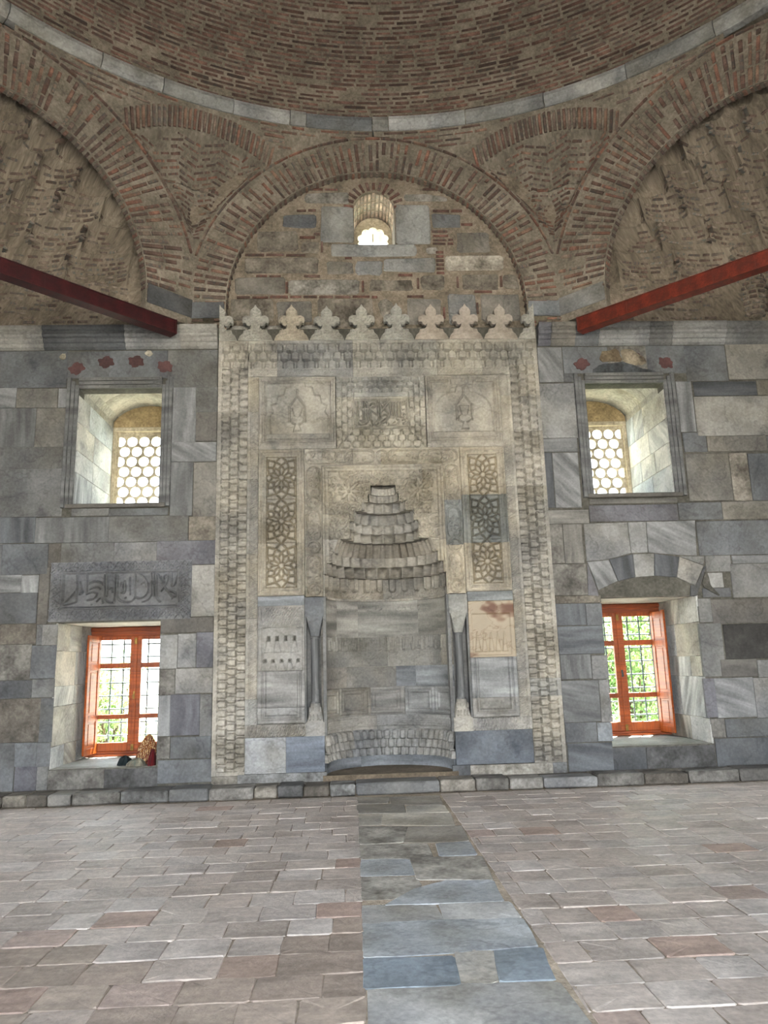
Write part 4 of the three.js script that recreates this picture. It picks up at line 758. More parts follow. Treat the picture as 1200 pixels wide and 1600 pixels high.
// side lattices and fillets
for (const s of [-1, 1]) {
  const X = (a, b) => (s < 0 ? [-b, -a] : [a, b]);
  fillR(G, ...[X(2.44, 2.52)[0], 0.2, X(2.44, 2.52)[1], 6.75], 66);
  { const [a, b] = X(2.0, 2.055); fillR(G, a, 0.75, b, 6.2, 70); }
  { const [a, b] = X(1.885, 1.995); fillR(G, a, 0.75, b, 6.26, 52); net(G, a, 0.75, b, 6.26, 0.11, 0.014, 66); }
  { const [a, b] = X(1.2, 2.0); fillR(G, a, 0.75, b, 0.92, 52); net(G, a, 0.75, b, 0.92, 0.13, 0.013, 64); }
  // lamp panels
  { const [a, b] = X(0.7, 1.865); ring(G, a, 5.03, b, 6.115, [[0, 74], [0.03, 58], [0.05, 72], [0.075, 50], [0.1, 60]]);
    const m = (a + b) / 2 - s * 0.02, lx = m + (s < 0 ? -0.03 : 0.04);
    if (s < 0) { const st = [[0, 0.06], [0.1, 0.06], [0.1, 0.0], [0.21, -0.02], [0.24, -0.14], [0.33, -0.16], [0.35, -0.28], [0.44, -0.31], [0.4, -0.42], [0.45, -0.48], [0.44, -0.8]]; const pts = [...st.map(([x, y]) => [m - x, 5.98 + y]).reverse(), ...st.map(([x, y]) => [m + x, 5.98 + y])]; fillP(G, pts, 46); line(G, pts, 0.012, 66); fillR(G, a + 0.1, 5.12, b - 0.1, 5.2, 66); } else {
      fillP(G, [[m - 0.2, 6.0], [m - 0.2, 6.08], [m + 0.24, 6.08], [m + 0.24, 6.0]], 72); fillP(G, [[m - 0.16, 5.97], [m - 0.16, 6.05], [m + 0.2, 6.05], [m + 0.2, 5.97]], 56);
      const pts = [[m - 0.44, 5.42]]; for (let i = 0; i <= 10; i++) { const t = Math.PI * (1 - i / 20); pts.push([m - 0.1 + 0.34 * Math.cos(t), 5.5 + 0.36 * Math.sin(t)]); } pts.push([m - 0.07, 5.96], [m + 0.11, 5.96]); for (let i = 10; i <= 20; i++) { const t = Math.PI * (1 - i / 20); pts.push([m + 0.14 + 0.34 * Math.cos(t), 5.5 + 0.36 * Math.sin(t)]); } pts.push([m + 0.48, 5.2], [m - 0.44, 5.2]); fillP(G, pts, 48); line(G, pts, 0.012, 64); }
    // the hanging lamp
    const ly = 5.5; line(G, [[lx, ly + 0.42], [lx, ly + 0.32], [lx - 0.12, ly + 0.15], [lx - 0.12, ly - 0.09]], 0.024, 74); line(G, [[lx, ly + 0.32], [lx + 0.12, ly + 0.15], [lx + 0.12, ly - 0.09]], 0.024, 74);
    G.fillStyle = Z(78); G.beginPath(); G.ellipse(lx, ly - 0.08, 0.1, 0.065, 0, 0, 6.283); G.fill(); fillP(G, [[lx - 0.08, ly + 0.13], [lx + 0.08, ly + 0.13], [lx + 0.035, ly - 0.04], [lx - 0.035, ly - 0.04]], 66); fillP(G, [[lx - 0.02, ly - 0.14], [lx + 0.02, ly - 0.14], [lx + 0.06, ly - 0.25], [lx - 0.06, ly - 0.25]], 74);
  }
  // star panels
  { const [a, b] = X(1.195, 1.875); ring(G, a, 2.735, b, 4.955, [[0, 76], [0.028, 62], [0.05, 74], [0.08, 58], [0.11, 38]]);
    const x0 = a + 0.11, x1 = b - 0.11, y0 = 2.845, y1 = 4.845, cx = (x0 + x1) / 2; G.save(); G.beginPath(); G.rect(x0, y0, x1 - x0, y1 - y0); G.clip();
    fillR(G, x0, y0, x1, y1, 64); ring(G, x0, y0, x1, y1, [[0, 44], [0.014, 64]]);
    const rosette = (px, py) => { G.save(); G.beginPath(); G.rect(x0, py - 0.3335, x1 - x0, 0.667); G.clip();
      const q = (r, t) => [px + r * Math.cos(t), py + r * Math.sin(t)], st = Math.PI / 5;
      for (let k = 0; k < 10; k++) { const ak = Math.PI / 2 + k * st, bk = ak + st / 2, cps = [[q(0.05, bk), q(0.128, bk)], [q(0.128, bk), q(0.192, ak)], [q(0.128, bk), q(0.192, ak + st)], [q(0.192, ak), q(0.262, bk)], [q(0.192, ak), q(0.262, bk - st)], [q(0.262, bk), q(0.345, ak)], [q(0.262, bk), q(0.345, ak + st)]]; for (const c of cps) line(G, c, 0.027, 44); }
      G.strokeStyle = Z(44); G.lineWidth = 0.02; G.beginPath(); G.arc(px, py, 0.047, 0, 6.283); G.stroke(); line(G, [[x0, py - 0.333], [x1, py - 0.333]], 0.016, 46); G.restore(); };
    for (let k = 0; k < 3; k++) rosette(cx, y0 + 0.333 + k * 0.667); G.restore(); }
  // roundel and oval chains on the sides
  { const [a, b] = X(0.925, 1.185), cx = (a + b) / 2; fillR(G, a, 2.71, b, 4.96, 52);
    const oval = (cy, hl, r) => { G.save(); G.translate(cx, cy); for (const [d, z] of [[0, 72], [0.02, 46]]) { G.fillStyle = Z(z); G.beginPath(); G.moveTo(-r + d, -hl); G.arc(0, -hl, r - d, Math.PI, 0, false); G.lineTo(r - d, hl); G.arc(0, hl, r - d, 0, Math.PI, false); G.closePath(); G.fill(); } G.restore(); scrolls(G, cx - r * 0.72, cy - hl - r * 0.6, cx + r * 0.72, cy + hl + r * 0.6, hl > 0 ? 12 : 5, 0.05, 0.008, 60); };
    oval(4.44, 0.15, 0.105); oval(4.13, 0, 0.1); oval(3.78, 0.14, 0.105); oval(3.44, 0, 0.1); oval(3.1, 0.13, 0.105); oval(2.82, 0, 0.1); }
  // lower panels
  { const [a, b] = X(1.2, 1.865); ring(G, a, 0.93, b, 2.585, [[0, 72], [0.05, 58], [0.075, 70], [0.11, 46]]);
    if (s < 0) { fillR(G, a + 0.03, 2.28, b, 2.585, 60); net(G, a + 0.05, 2.42, b - 0.03, 2.56, 0.17, 0.014, 72); net(G, a + 0.05, 2.3, b - 0.03, 2.42, 0.13, 0.012, 70); fillR(G, a + 0.07, 1.66, b - 0.03, 2.27, 50);
      for (const [y, h, n, w] of [[1.98, 0.17, 4, 0.5], [1.72, 0.1, 5, 0.6]]) for (let i = 0; i < n; i++) { const x = (a + b) / 2 - w / 2 + w * (i + 0.5) / n; fillP(G, [[x - 0.02, y + h], [x + 0.015, y + h], [x + 0.025, y], [x - 0.03, y]], 22); fillP(G, [[x - 0.055, y - 0.06], [x + 0.055, y - 0.06], [x + 0.02, y + h * 0.6], [x - 0.025, y + h * 0.6]], 58); } } else { fillR(G, a + 0.0, 1.77, b - 0.0, 2.585, 66); fillR(G, a + 0.05, 1.8, b - 0.05, 2.4, 58); for (const y of [1.85]) for (let i = 0; i < 5; i++) { const x = a + 0.12 + i * 0.1; fillP(G, [[x - 0.04, y], [x + 0.04, y], [x, y + 0.3]], 68); } } }
}
// top lattice, roundel chain over the hood, inscription
fillR(G, -1.995, 6.135, 1.995, 6.25, 52); net(G, -1.995, 6.14, 1.995, 6.245, 0.11, 0.014, 66); fillR(G, -2.0, 6.115, 2.0, 6.135, 70);
fillR(G, -1.185, 4.7, 1.185, 4.955, 52);
for (const [cx, hl] of [[-0.93, 0.16], [-0.62, 0], [-0.34, 0.13], [0, 0], [0.34, 0.16], [0.64, 0], [0.92, 0.14]]) { for (const [d, z] of [[0, 72], [0.02, 46]]) { G.fillStyle = Z(z); G.beginPath(); G.arc(cx - hl, 4.827, 0.105 - d, Math.PI / 2, Math.PI * 1.5, false); G.arc(cx + hl, 4.827, 0.105 - d, -Math.PI / 2, Math.PI / 2, false); G.closePath(); G.fill(); } scrolls(G, cx - hl - 0.08, 4.76, cx + hl + 0.08, 4.9, hl ? 9 : 5, 0.05, 0.008, 60); }
fillR(G, -0.69, 4.96, 0.69, 6.135, 54);
{
  const X0 = -0.39, X1 = 0.4, Y0 = 5.295, Y1 = 5.735; ring(G, X0 - 0.03, Y0 - 0.03, X1 + 0.03, Y1 + 0.03, [[0, 78], [0.022, 62], [0.04, 44]]); fillR(G, X0 - 0.03, Y1 + 0.03, X1 + 0.03, Y1 + 0.12, 72);
  const sx = (X1 - X0) / 630, sy = (Y1 - Y0) / 340, ox = X0 - 320 * sx, oy = Y1 + 320 * sy;
  for (const d of ['M350,345 L350,545 Q355,585 410,570', 'M405,340 L412,560', 'M385,437 L500,437', 'M430,345 L440,570 Q440,600 400,602', 'M462,345 L470,570 Q460,622 385,626 Q350,615 350,585', 'M430,345 L500,440 L580,500', 'M500,380 Q530,330 575,380 Q570,415 520,405', 'M500,440 Q505,520 500,560 Q560,600 540,655', 'M592,335 L600,520 Q605,600 570,585', 'M622,340 L628,500 Q640,560 600,600 L640,650', 'M610,345 L735,500 Q745,560 600,640', 'M740,345 L630,470', 'M742,345 L745,500 Q750,545 790,540', 'M770,350 L775,520 Q790,560 800,520 L802,350', 'M836,350 L840,530 Q820,570 850,560', 'M870,350 L875,520 Q900,480 925,500 Q920,540 870,540', 'M895,350 Q930,330 945,350', 'M890,380 Q920,370 940,360', 'M905,610 Q930,640 940,590 Q930,550 900,570', 'M500,560 Q530,620 570,620 Q620,600 700,540', 'M600,590 Q650,650 700,655 Q720,600 690,590', 'M690,590 Q740,660 830,625 Q860,600 855,560', 'M520,600 Q530,650 590,648', 'M640,520 Q690,490 720,520', 'M660,350 Q700,335 715,350 Q700,380 670,370', 'M385,400 L385,402', 'M382,520 L384,522', 'M388,608 L390,609', 'M780,605 L782,605', 'M797,598 L798,598', 'M490,630 L491,631', 'M910,440 L911,440', 'M928,436 L929,436', 'M770,410 L770,412', 'M690,350 L691,350']) svg(G, d, ox, oy, sx, sy, 0.0165, 82);
}
// lower fronts: plinth slabs
fillR(G, -2.0, 0.26, -0.925, 0.745, 60); fillR(G, 0.925, 0.28, 2.0, 0.745, 62);
// spandrel round the hood: arabesque in a plain border
fillR(G, -0.92, 2.71, 0.92, 4.69, 58); ring(G, -0.92, 2.6, 0.92, 4.69, [[0, 76], [0.03, 60], [0.05, 72], [0.09, 46]]);
scrolls(G, -0.83, 2.75, 0.83, 4.6, 210, 0.11, 0.011, 66); scrolls(G, -0.83, 2.75, 0.83, 4.6, 90, 0.06, 0.009, 70);
for (const [fx, fy] of [[-0.52, 4.28], [0.52, 4.28]]) for (let k = 0; k < 8; k++) { const a = k * Math.PI / 4; G.fillStyle = Z(74); G.beginPath(); G.ellipse(fx + 0.09 * Math.cos(a), fy + 0.09 * Math.sin(a), 0.07, 0.025, a, 0, 6.283); G.fill(); }
const HM = S.read(2.0);
// muqarnas cells carved in relief: u across from the outer edge, v along; two tiers of U-shaped cells stepping inwards
function muq(u, v, W, p, tiers) {
  const tw = W / tiers, k = Math.min(tiers - 1, Math.floor(u / tw)), uu = u - k * tw, ph = v / p + (k % 2 ? 0.5 : 0), dv = (ph - Math.floor(ph) - 0.5) * p, hw = p * 0.36, e = tw * 0.28;
  const lip = uu < e ? Math.hypot((e - uu) * (hw / e), dv) : Math.abs(dv);
  const basez = 0.064 - 0.05 * k / tiers;
  if (lip < hw) { const t = lip / hw; return basez + 0.002 + 0.036 * (uu / tw) * (1 - 0.5 * t * t * t) + 0.012 * Math.sqrt(1 - t * t) - (Math.abs(uu - tw * 0.55) < 0.004 ? 0.004 : 0); }
  return basez - 0.03 + (uu > tw * 0.5 && uu < tw * 0.8 ? 0.012 : 0);
}
const bandTone = (c, v = 's') => cached('mh' + c + v, () => mat(tint(c, 1.13, 0.62), { s: T.stone, r: T.rough, v: T.vein }[v], { rough: 0.8, bump: 0.006, fine: true }));
const STEP = 0.0085;
const front = (name, x0, x1, y0, y1, tone, o = {}) => { const g2 = 0.002; return mesh(name, relief(x0 + g2, x1 - g2, y0 + g2, y1 - g2, o.step ?? STEP, (x, y) => [x, y, (o.H ?? HM)(x, y) + (o.dz ?? 0)], { ...o, du: rr(0, 3) }), o.mat ?? bandTone(tone, o.v), mih); };
const BEIGE = ['#bfb7a3', '#b8b19e', '#c4bca9', '#b1ab9b', '#bcb39d', '#adaba0', '#c2b79d'];
// side bands, cut into stones
const bandH = (s) => (x, y) => { const u = 2.44 - Math.abs(x); if (u < 0 || u > 0.385 || y < 0.3 || y > 6.68) return HM(x, y); if (y > 6.27) { const uu = 6.68 - y; return muq(uu, x, 0.41, 0.165, 3); } return muq(u, y + (s > 0 ? 0.04 : 0), 0.385, 0.128, 3); };
for (const s of [-1, 1]) {
  const cuts = s < 0 ? [0.245, 1.27, 2.41, 3.36, 4.5, 5.56, 6.3, 6.735] : [0.28, 1.2, 1.45, 2.76, 3.52, 4.32, 5.2, 5.78, 6.3, 6.735], H = bandH(s);
  for (let i = 0; i < cuts.length - 1; i++) { const a = s < 0 ? -2.505 : 2.045, b = s < 0 ? -2.045 : 2.505; front('muqarnas_stone', a, b, cuts[i], cuts[i + 1], pick(BEIGE), { H }); const lo = Math.max(cuts[i], 0.92), hi = Math.min(cuts[i + 1], 6.12); if (hi - lo > 0.1) front('lattice_stone', s < 0 ? -2.045 : 1.88, s < 0 ? -1.88 : 2.045, lo, hi, pick(BEIGE)); }
}
const topH = (x, y) => (y > 6.27 && y < 6.68 ? muq(6.68 - y, x, 0.41, 0.165, 3) : HM(x, y));
for (const [a, b, c] of [[-2.045, -1.6, '#b9b2a0'], [-1.6, -0.42, '#a7a7a3'], [-0.42, 0.9, '#b4af9f'], [0.9, 1.62, '#bab29c'], [1.62, 2.045, '#bfb7a2']]) front('muqarnas_frieze', a, b, 6.12, 6.735, c, { H: topH });
for (const s of [-1, 1]) {
  const X = (a, b) => (s < 0 ? [-b, -a] : [a, b]);
  front('lamp_panel', ...X(0.7, 1.88), 5.2, 6.12, s < 0 ? '#b7b1a0' : '#bdb49e'); front('lamp_panel_base', ...X(0.7, 1.88), 4.96, 5.2, s < 0 ? '#b4ad9a' : '#b9af98');
  const strapTint = (x, y) => { const q = Math.abs(x) - 1.195, inP = q > 0.11 && q < 0.57 && y > 2.845 && y < 4.845; const d = inP ? 1 - sstep(0.04, 0.055, HM(x, y)) : 0; return [mix(1, 0.6, d), mix(1, 0.56, d), mix(1, 0.48, d)]; };  // sunken straps of the star panels coloured darker and browner with carving depth
  const tones = s < 0 ? [['#bcb298', 4.235], ['#b3a88e', 3.51], ['#c0b394', 2.73]] : [['#c6b795', 4.2], ['#8f948d', 3.46], ['#c9ba98', 2.73]];
  let top = 4.96; tones.forEach(([c, y]) => { front('star_panel', ...X(1.188, 1.88), y, top, c, { color: strapTint, mat: cached('star' + c, () => mat(tint(c, 1.13, 0.62), T.stone, { rough: 0.8, bump: 0.005, vc: true })) }); top = y; });
  top = 4.96; (s < 0 ? [['#b9b099', 4.13], ['#b3aa94', 3.44], ['#b8ac90', 2.71]] : [['#c5b899', 4.13], ['#91958e', 3.44], ['#c7b998', 2.71]]).forEach(([c, y]) => { front('roundel_stone', ...X(0.92, 1.188), y, top, c); top = y; });
  // lower panels
  front('lintel_stone', ...X(1.2, 1.88), 2.59, 2.73, s < 0 ? '#aab0b3' : '#a3a8a4', { v: 'v', H: () => 0.06 });
  if (s < 0) { front('hood_panel', -1.88, -1.2, 1.66, 2.59, '#a6a39a'); front('plain_panel', -1.88, -1.2, 1.145, 1.66, '#b0aca2', { v: 'v' }); front('plain_panel', -1.88, -1.2, 0.92, 1.145, '#b4b3ae'); } else {
    front('veined_panel', 1.2, 1.88, 1.77, 2.59, '#c9b491', { mat: cached('onyx', () => mat(tint('#cfc0a8', 0.95, 0.55), tex2(), { rough: 0.6, bump: 0.004 })) }); front('plain_panel', 1.2, 1.88, 1.2, 1.77, '#a9aaa5', { v: 'v' }); front('plain_panel', 1.2, 1.88, 0.92, 1.2, '#b0aea6'); }
  front('lattice_stone', ...X(1.19, 2.045), 0.745, 0.92, '#b4afa2');
}
function tex2() { return rep(tex(512, (u, v) => { const w = 0.25 * (fbm(u, v, 3, 3, 4, 111) - 0.5), s = fbm(u + w, v + u * 0 + w, 3, 5, 5, 113), ln = 1 - sstep(0, 0.02, Math.abs(s - 0.42)), bl = sstep(0.56, 0.66, fbm(u, v, 2, 3, 4, 118)); const b = 0.82 + 0.2 * (s - 0.5); return [mix(b, 0.5, bl) - 0.09 * ln, mix(b * 0.96, 0.36, bl) - 0.11 * ln, mix(b * 0.88, 0.28, bl) - 0.12 * ln]; }), 1 / 1.3); }
for (const [a, b, c, v] of [[-2.045, -1.47, '#c6cacc', 's'], [-1.47, -0.925, '#8b97a5', 'v']]) front('plinth_slab', a, b, 0.26, 0.745, c, { v, H: () => 0.055, step: 0.05 });
front('plinth_slab', 0.93, 2.045, 0.285, 0.745, '#737d88', { H: () => 0.05, step: 0.05 });
for (const [a, b, c, y0, y1] of [[-2.5, -2.14, '#a6a49a', 0.12, 0.245], [-2.14, -0.9, '#98a0a6', 0.12, 0.26], [0.87, 1.12, '#6c7682', 0.12, 0.285], [1.12, 2.3, '#b6b6ae', 0.12, 0.28], [2.3, 2.5, '#7d858c', 0.12, 0.28]]) front('base_stone', a, b, y0, y1, c, { H: () => 0.075, step: 0.05, v: 'r' });
// inscription block: frame of stalactites round the panel
const insH = (x, y) => { const dx = 0.69 - Math.abs(x), dyT = 6.115 - y, dyB = y - 4.965; const d = Math.min(dx - 0.0, dyT, dyB); const inner = Math.abs(x) < 0.43 && y > 5.265 && y < 5.765; if (inner || (Math.abs(x) < 0.43 && y > 5.765 && y < 5.86)) return HM(x, y); const W = d === dx ? 0.25 : d === dyT ? 0.26 : 0.29; return d < 0 || d > W ? 0.05 : muq(clamp(d, 0, W - 1e-4), d === dx ? y : x, W, 0.155, 3) * 0.9 + 0.016; };
front('inscription_frame', -0.695, 0.695, 5.78, 6.12, '#b0aea2', { H: insH }); front('inscription_panel', -0.695, 0.695, 4.96, 5.78, '#c1b9a2', { H: insH });
for (const [a, b, c] of [[-0.92, -0.45, '#a8a08c'], [-0.45, -0.02, '#b7ae98'], [-0.02, 0.92, '#c0b494']]) front('roundel_stone', a, b, 4.69, 4.96, c);

// ---- crenellation: trefoil merlons ----
{
  const half = [[0.262, 0], [0.262, 0.012], [0.235, 0.075], [0.19, 0.118], [0.178, 0.165], [0.15, 0.17], [0.1, 0.178], [0.072, 0.21], [0.06, 0.255], [0.07, 0.262], [0.1, 0.245], [0.13, 0.255], [0.14, 0.29], [0.165, 0.305], [0.19, 0.292], [0.205, 0.33], [0.195, 0.385], [0.15, 0.415], [0.1, 0.41], [0.072, 0.398], [0.085, 0.44], [0.085, 0.485], [0.06, 0.525], [0.025, 0.555], [0, 0.6]];
  const full = [...half, ...half.slice(0, -1).reverse().map(([x, y]) => [-x, y])];
  const hR = [...half, [0, 0]], C2 = sheet(-0.3, -0.02, 0.6, 0.66, 220, Z(40)); scrolls(C2.g, -0.28, 0, 0.28, 0.6, 60, 0.07, 0.014, 62);
  const bm = (() => { const t = new THREE.CanvasTexture(C2.g.canvas ?? C2.g); return t; });
  const ex = (pts) => { const s = new THREE.Shape(pts.map((p) => new THREE.Vector2(...p))); const g = new THREE.ExtrudeGeometry(s, { depth: 0.085, bevelEnabled: true, bevelThickness: 0.008, bevelSize: 0.006, bevelSegments: 1, curveSegments: 4 }); g.translate(0, 0, -0.015); return g; };
  const H2 = C2.read();
  const inside = (pts, x, y) => { let r = false; for (let i = 0, j = pts.length - 1; i < pts.length; j = i++) { const [xi, yi] = pts[i], [xj, yj] = pts[j]; if ((yi > y) !== (yj > y) && x < (xj - xi) * (y - yi) / (yj - yi) + xi) r = !r; } return r; };
  const xs = [-1.94, -1.375, -0.82, -0.266, 0.288, 0.838, 1.385, 1.944], tone = ['#aeab9d', '#bdaf93', '#a9a79a', '#b2af9f', '#aaa99e', '#b8a793', '#b9a997', '#b7a895'];
  const fullG = ex(full), carve = (pts) => relief(-0.25, 0.25, 0.01, 0.59, 0.0085, (x, y) => [x, y, 0.074 + (H2(x, y) - 0.04) * 0.9], { keep: (x, y) => inside(pts, x * 1.06, (y - 0.3) * 1.04 + 0.3), back: (p) => [p[0], p[1], p[2] - 0.012] });
  const cf = carve(full);
  xs.forEach((x, i) => { const o = mesh('crenel', fullG, bandTone(tone[i]), mih); o.position.set(x, 6.735, 0); o.scale.y = i === 2 ? 0.96 : i === 4 ? 1.03 : 1; if (i < 5) { const c = mesh('carving', cf, bandTone(tone[i]), o); c.position.set(0, 0, 0); } else o.userData.label = 'plain new merlon without carving'; });
  for (const s of [-1, 1]) { const pts = half.map(([x, y]) => [-s * x, y]); const poly = s < 0 ? [...pts, [0, 0]] : [...pts, [0, 0]].reverse(); const o = mesh('crenel', ex(poly), bandTone('#b0ad9f'), mih); o.position.set(s * 2.497, 6.735, 0); o.userData.label = 'half merlon at the corner'; const c = mesh('carving', carve(poly), bandTone('#b0ad9f'), o); }
}
// ---- corner columns of the niche ----
for (const s of [-1, 1]) {
  const t = group('column', mih); t.position.set(s * 1.055, 0, 0); t.userData.label = s < 0 ? 'left corner column with a blue-grey capital and pale base' : 'right corner column with a carved grey capital and base';
  const m1 = s < 0 ? stoneMat('b') : bandTone('#a9a89c'), m2 = stoneMat('g', 'v'), m3 = s < 0 ? stoneMat('w') : bandTone('#c0b9a6');
  mesh('recess', mergeGeometries([boxAB(-0.14, 0.74, -0.22, 0.14, 2.71, -0.14), boxAB(-0.165, 0.74, -0.2, -0.12, 2.71, 0.03), boxAB(0.12, 0.74, -0.2, 0.165, 2.71, 0.03)]), stoneMat('g', 's'), t);
  const squareTo = (yA, wA, yB, wB, zc) => { const n = 12, pos = [], uv = [], idx = []; for (let j = 0; j <= 8; j++) { const q = j / 8, y = mix(yA, yB, q), w = mix(wA, wB, Math.pow(q, 1.2)), sq = mix(0.25, 1, q); for (let i = 0; i <= n * 4; i++) { const a = i / (n * 4) * Math.PI * 2 + Math.PI / 4, c = Math.cos(a), d = Math.sin(a), k = mix(1 / Math.max(Math.abs(c), Math.abs(d)), 1, sq) * w; pos.push(c * k, y, zc + d * k); uv.push(a * 0.1, y); } } const m = n * 4 + 1; for (let j = 0; j < 8; j++) for (let i = 0; i < n * 4; i++) { const a = j * m + i; yA > yB ? idx.push(a, a + 1, a + m, a + 1, a + m + 1, a + m) : idx.push(a, a + m, a + 1, a + 1, a + m, a + m + 1); } return geo(pos, uv, idx); };
  mesh('capital', mergeGeometries([boxAB(-0.135, 2.42, -0.13, 0.135, 2.7, 0.068), squareTo(2.42, 0.128, 2.12, 0.062, -0.05), ].map((g) => (g.index ? g.toNonIndexed() : g))), m1, t);
  const sh = lathe([[0.001, 1.17], [0.07, 1.17], [0.072, 1.2], [0.06, 1.215], [0.059, 1.4], [0.06, 2.1], [0.07, 2.12], [0.068, 2.15], [0.001, 2.15]], 20); sh.translate(0, 0, -0.05); mesh('shaft', sh, m2, t);
  const cells = [squareTo(0.93, 0.125, 1.19, 0.072, -0.04), boxAB(-0.135, 0.745, -0.12, 0.135, 0.935, 0.07)].map((g) => (g.index ? g.toNonIndexed() : g));
  for (let k = 0; k < 4; k++) for (let r = 0; r < 2; r++) { const g = new THREE.SphereGeometry(0.02, 6, 5); g.scale(0.9, 2.3, 0.8); g.translate(-0.075 + 0.05 * k + (r ? 0.02 : 0) * 0, 1.0 + r * 0.1, 0.075 - r * 0.032); cells.push(g.toNonIndexed()); }
  mesh('base', mergeGeometries(cells), m3, t);
}
// ---- curved niche and stalactite hood ----
const NA = 0.905, ND = 0.82;
{
  const ell = (a, d, th, z0 = 0) => [-a * Math.cos(th), z0 - d * Math.sin(th)];
  const arc = 2.72, N = sheet(0, 0.1, arc, 3.1, 260, Z(50)), g = N.g;
  // carvings of the niche wall, unrolled
  fillR(g, 0.1, 1.9, 2.62, 2.16, 44); for (let i = 0; i < 95; i++) { const x = rr(0.25, 2.5), h = rr(0.08, 0.22); line(g, [[x, 1.93], [x, 1.93 + h]], 0.012, 58); if (rnd() < 0.5) line(g, [[x, 1.94], [x + rr(-0.08, 0.08), 1.94 + rr(0, 0.06)]], 0.01, 58); } net(g, 0.2, 1.8, 2.5, 1.88, 0.14, 0.01, 58);
  scrolls(g, 0.3, 2.53, 2.0, 2.62, 24, 0.045, 0.008, 58);
  for (let i = 0; i < 5; i++) { const x0 = 0.06 + i * 0.525, x1 = x0 + 0.49; ring(g, x0, 0.98, x1, 1.36, [[0, 62], [0.035, 48], [0.055, 60], [0.085, 44]]); }
  fillR(g, 0.05, 0.76, 2.67, 0.93, 48); net(g, 0.05, 0.78, 2.67, 0.92, 0.1, 0.01, 60); scrolls(g, 0.1, 2.72, 2.62, 2.9, 70, 0.06, 0.009, 58);
  const NH = N.read(1.6);
  const niche = (name, th0, th1, y0, y1, c, v, H) => mesh(name, relief(th0 + 0.0015, th1 - 0.0015, y0 + 0.0015, y1 - 0.0015, 0.01, (th, y) => { const h = (H ?? NH)(th / Math.PI * arc, y) - 0.05, [x, z] = ell(NA - h, ND - h, th); return [x, y, z]; }, { stepV: 0.009, scaleU: 0.87, du: rr(0, 3), back: (p) => [p[0] * 1.06, p[1], p[2] - 0.05] }), bandTone(c, v), mih);
  const PI = Math.PI;
  for (const [y0, y1, cuts, cs, vs] of [
    [2.13, 2.69, [0, 0.62, 1.1, 2.18, PI], ['#a59d8c', '#b9b19e', '#aaa594', '#a9a390'], 'vvvv'], [1.68, 2.13, [0, 1.62, 2.7, PI], ['#9b988c', '#a09c8e', '#b2ab97'], 'sss'], [1.37, 1.68, [0, 0.85, 1.75, 2.1, PI], ['#a39a89', '#a29e93', '#92979a', '#9ea3a4'], 'ssvv'],
    [0.95, 1.37, [0, 1.3, 1.9, PI], ['#a8a190', '#aba69a', '#aeaea8'], 'svv'], [0.74, 0.95, [0, 1.4, PI], ['#a9a292', '#a5a5a0'], 'ss']]) for (let i = 0; i < cuts.length - 1; i++) niche('niche_stone', cuts[i], cuts[i + 1], y0, y1, cs[i], vs[i]);
  const low = (x, y) => { const d = 0.73 - y; return muq(clamp(d, 0, 0.379), x, 0.38, 0.118, 3) * 0.9 + 0.02; };
  for (const [a, b, c] of [[0, 0.95, '#b3ad9f'], [0.95, 2.1, '#a8a9a5'], [2.1, PI, '#b9b6aa']]) niche('niche_muqarnas', a, b, 0.36, 0.74, c, 's', low);
  for (const [a, b, c] of [[0, 1.1, '#8d9398'], [1.1, 2.0, '#939a9f'], [2.0, PI, '#a4adb4']]) niche('niche_plinth', a, b, 0.2, 0.36, c, 'v', () => 0.055);
  const fl = new THREE.Shape(); fl.moveTo(-0.95, -0.1); for (let i = 0; i <= 20; i++) { const [x, z] = ell(NA + 0.06, ND + 0.06, PI * i / 20); fl.lineTo(x, -z); } fl.lineTo(0.95, -0.1); const fg = extrude(fl, 0.12, 0.09); fg.rotateX(-PI / 2); mesh('niche_floor', fg, cached('stepbed'), mih);
  // frieze with hanging tongues under the hood
  const tong = (x, y) => { const u = ((x / 0.2) % 1 + 1) % 1, w = Math.abs(u - 0.5) * 0.2, top = y > 2.9; const inT = w < 0.045 && (y > 2.87 || Math.hypot(w, y - 2.87) < 0.045); return inT && y > 2.8 ? 0.105 - (w < 0.028 && y > 2.86 ? 0.012 : 0) : Math.min(NH(x, y), 0.06); };
  for (const [a, b, c] of [[0, PI / 2, '#b1a68f'], [PI / 2, PI, '#a8a18e']]) niche('hood_frieze', a, b, 2.69, 3.03, c, 's', tong);
  const lip = relief(0, PI, 2.685, 2.715, 0.03, (th, y) => { const [x, z] = ell(NA - 0.03, ND - 0.03, th); return [x, y, z]; }, { stepV: 0.03, back: (p) => [p[0] * 1.05, p[1], p[2] - 0.03] }); mesh('hood_lip', lip, bandTone('#b9b09b'), mih);
  // tiers: [y0, y1, half width, depth, cells, flare]
  const tiers = [[3.03, 3.2, 0.83, 0.74, 13, 1, '#a69d8a'], [3.2, 3.345, 0.745, 0.66, 12, 0, '#aba28e'], [3.345, 3.555, 0.655, 0.6, 19, 2, '#a79d8a'], [3.555, 3.69, 0.505, 0.5, 8, 1, '#b5ae9c'], [3.69, 3.83, 0.47, 0.45, 8, 1, '#b0a998'], [3.83, 3.985, 0.43, 0.4, 9, 2, '#aca697'], [3.985, 4.135, 0.3, 0.29, 6, 1, '#b3ac9b'], [4.135, 4.245, 0.205, 0.2, 9, 0, '#b8b1a1'], [4.245, 4.345, 0.16, 0.15, 9, 2, '#bcb5a5']];
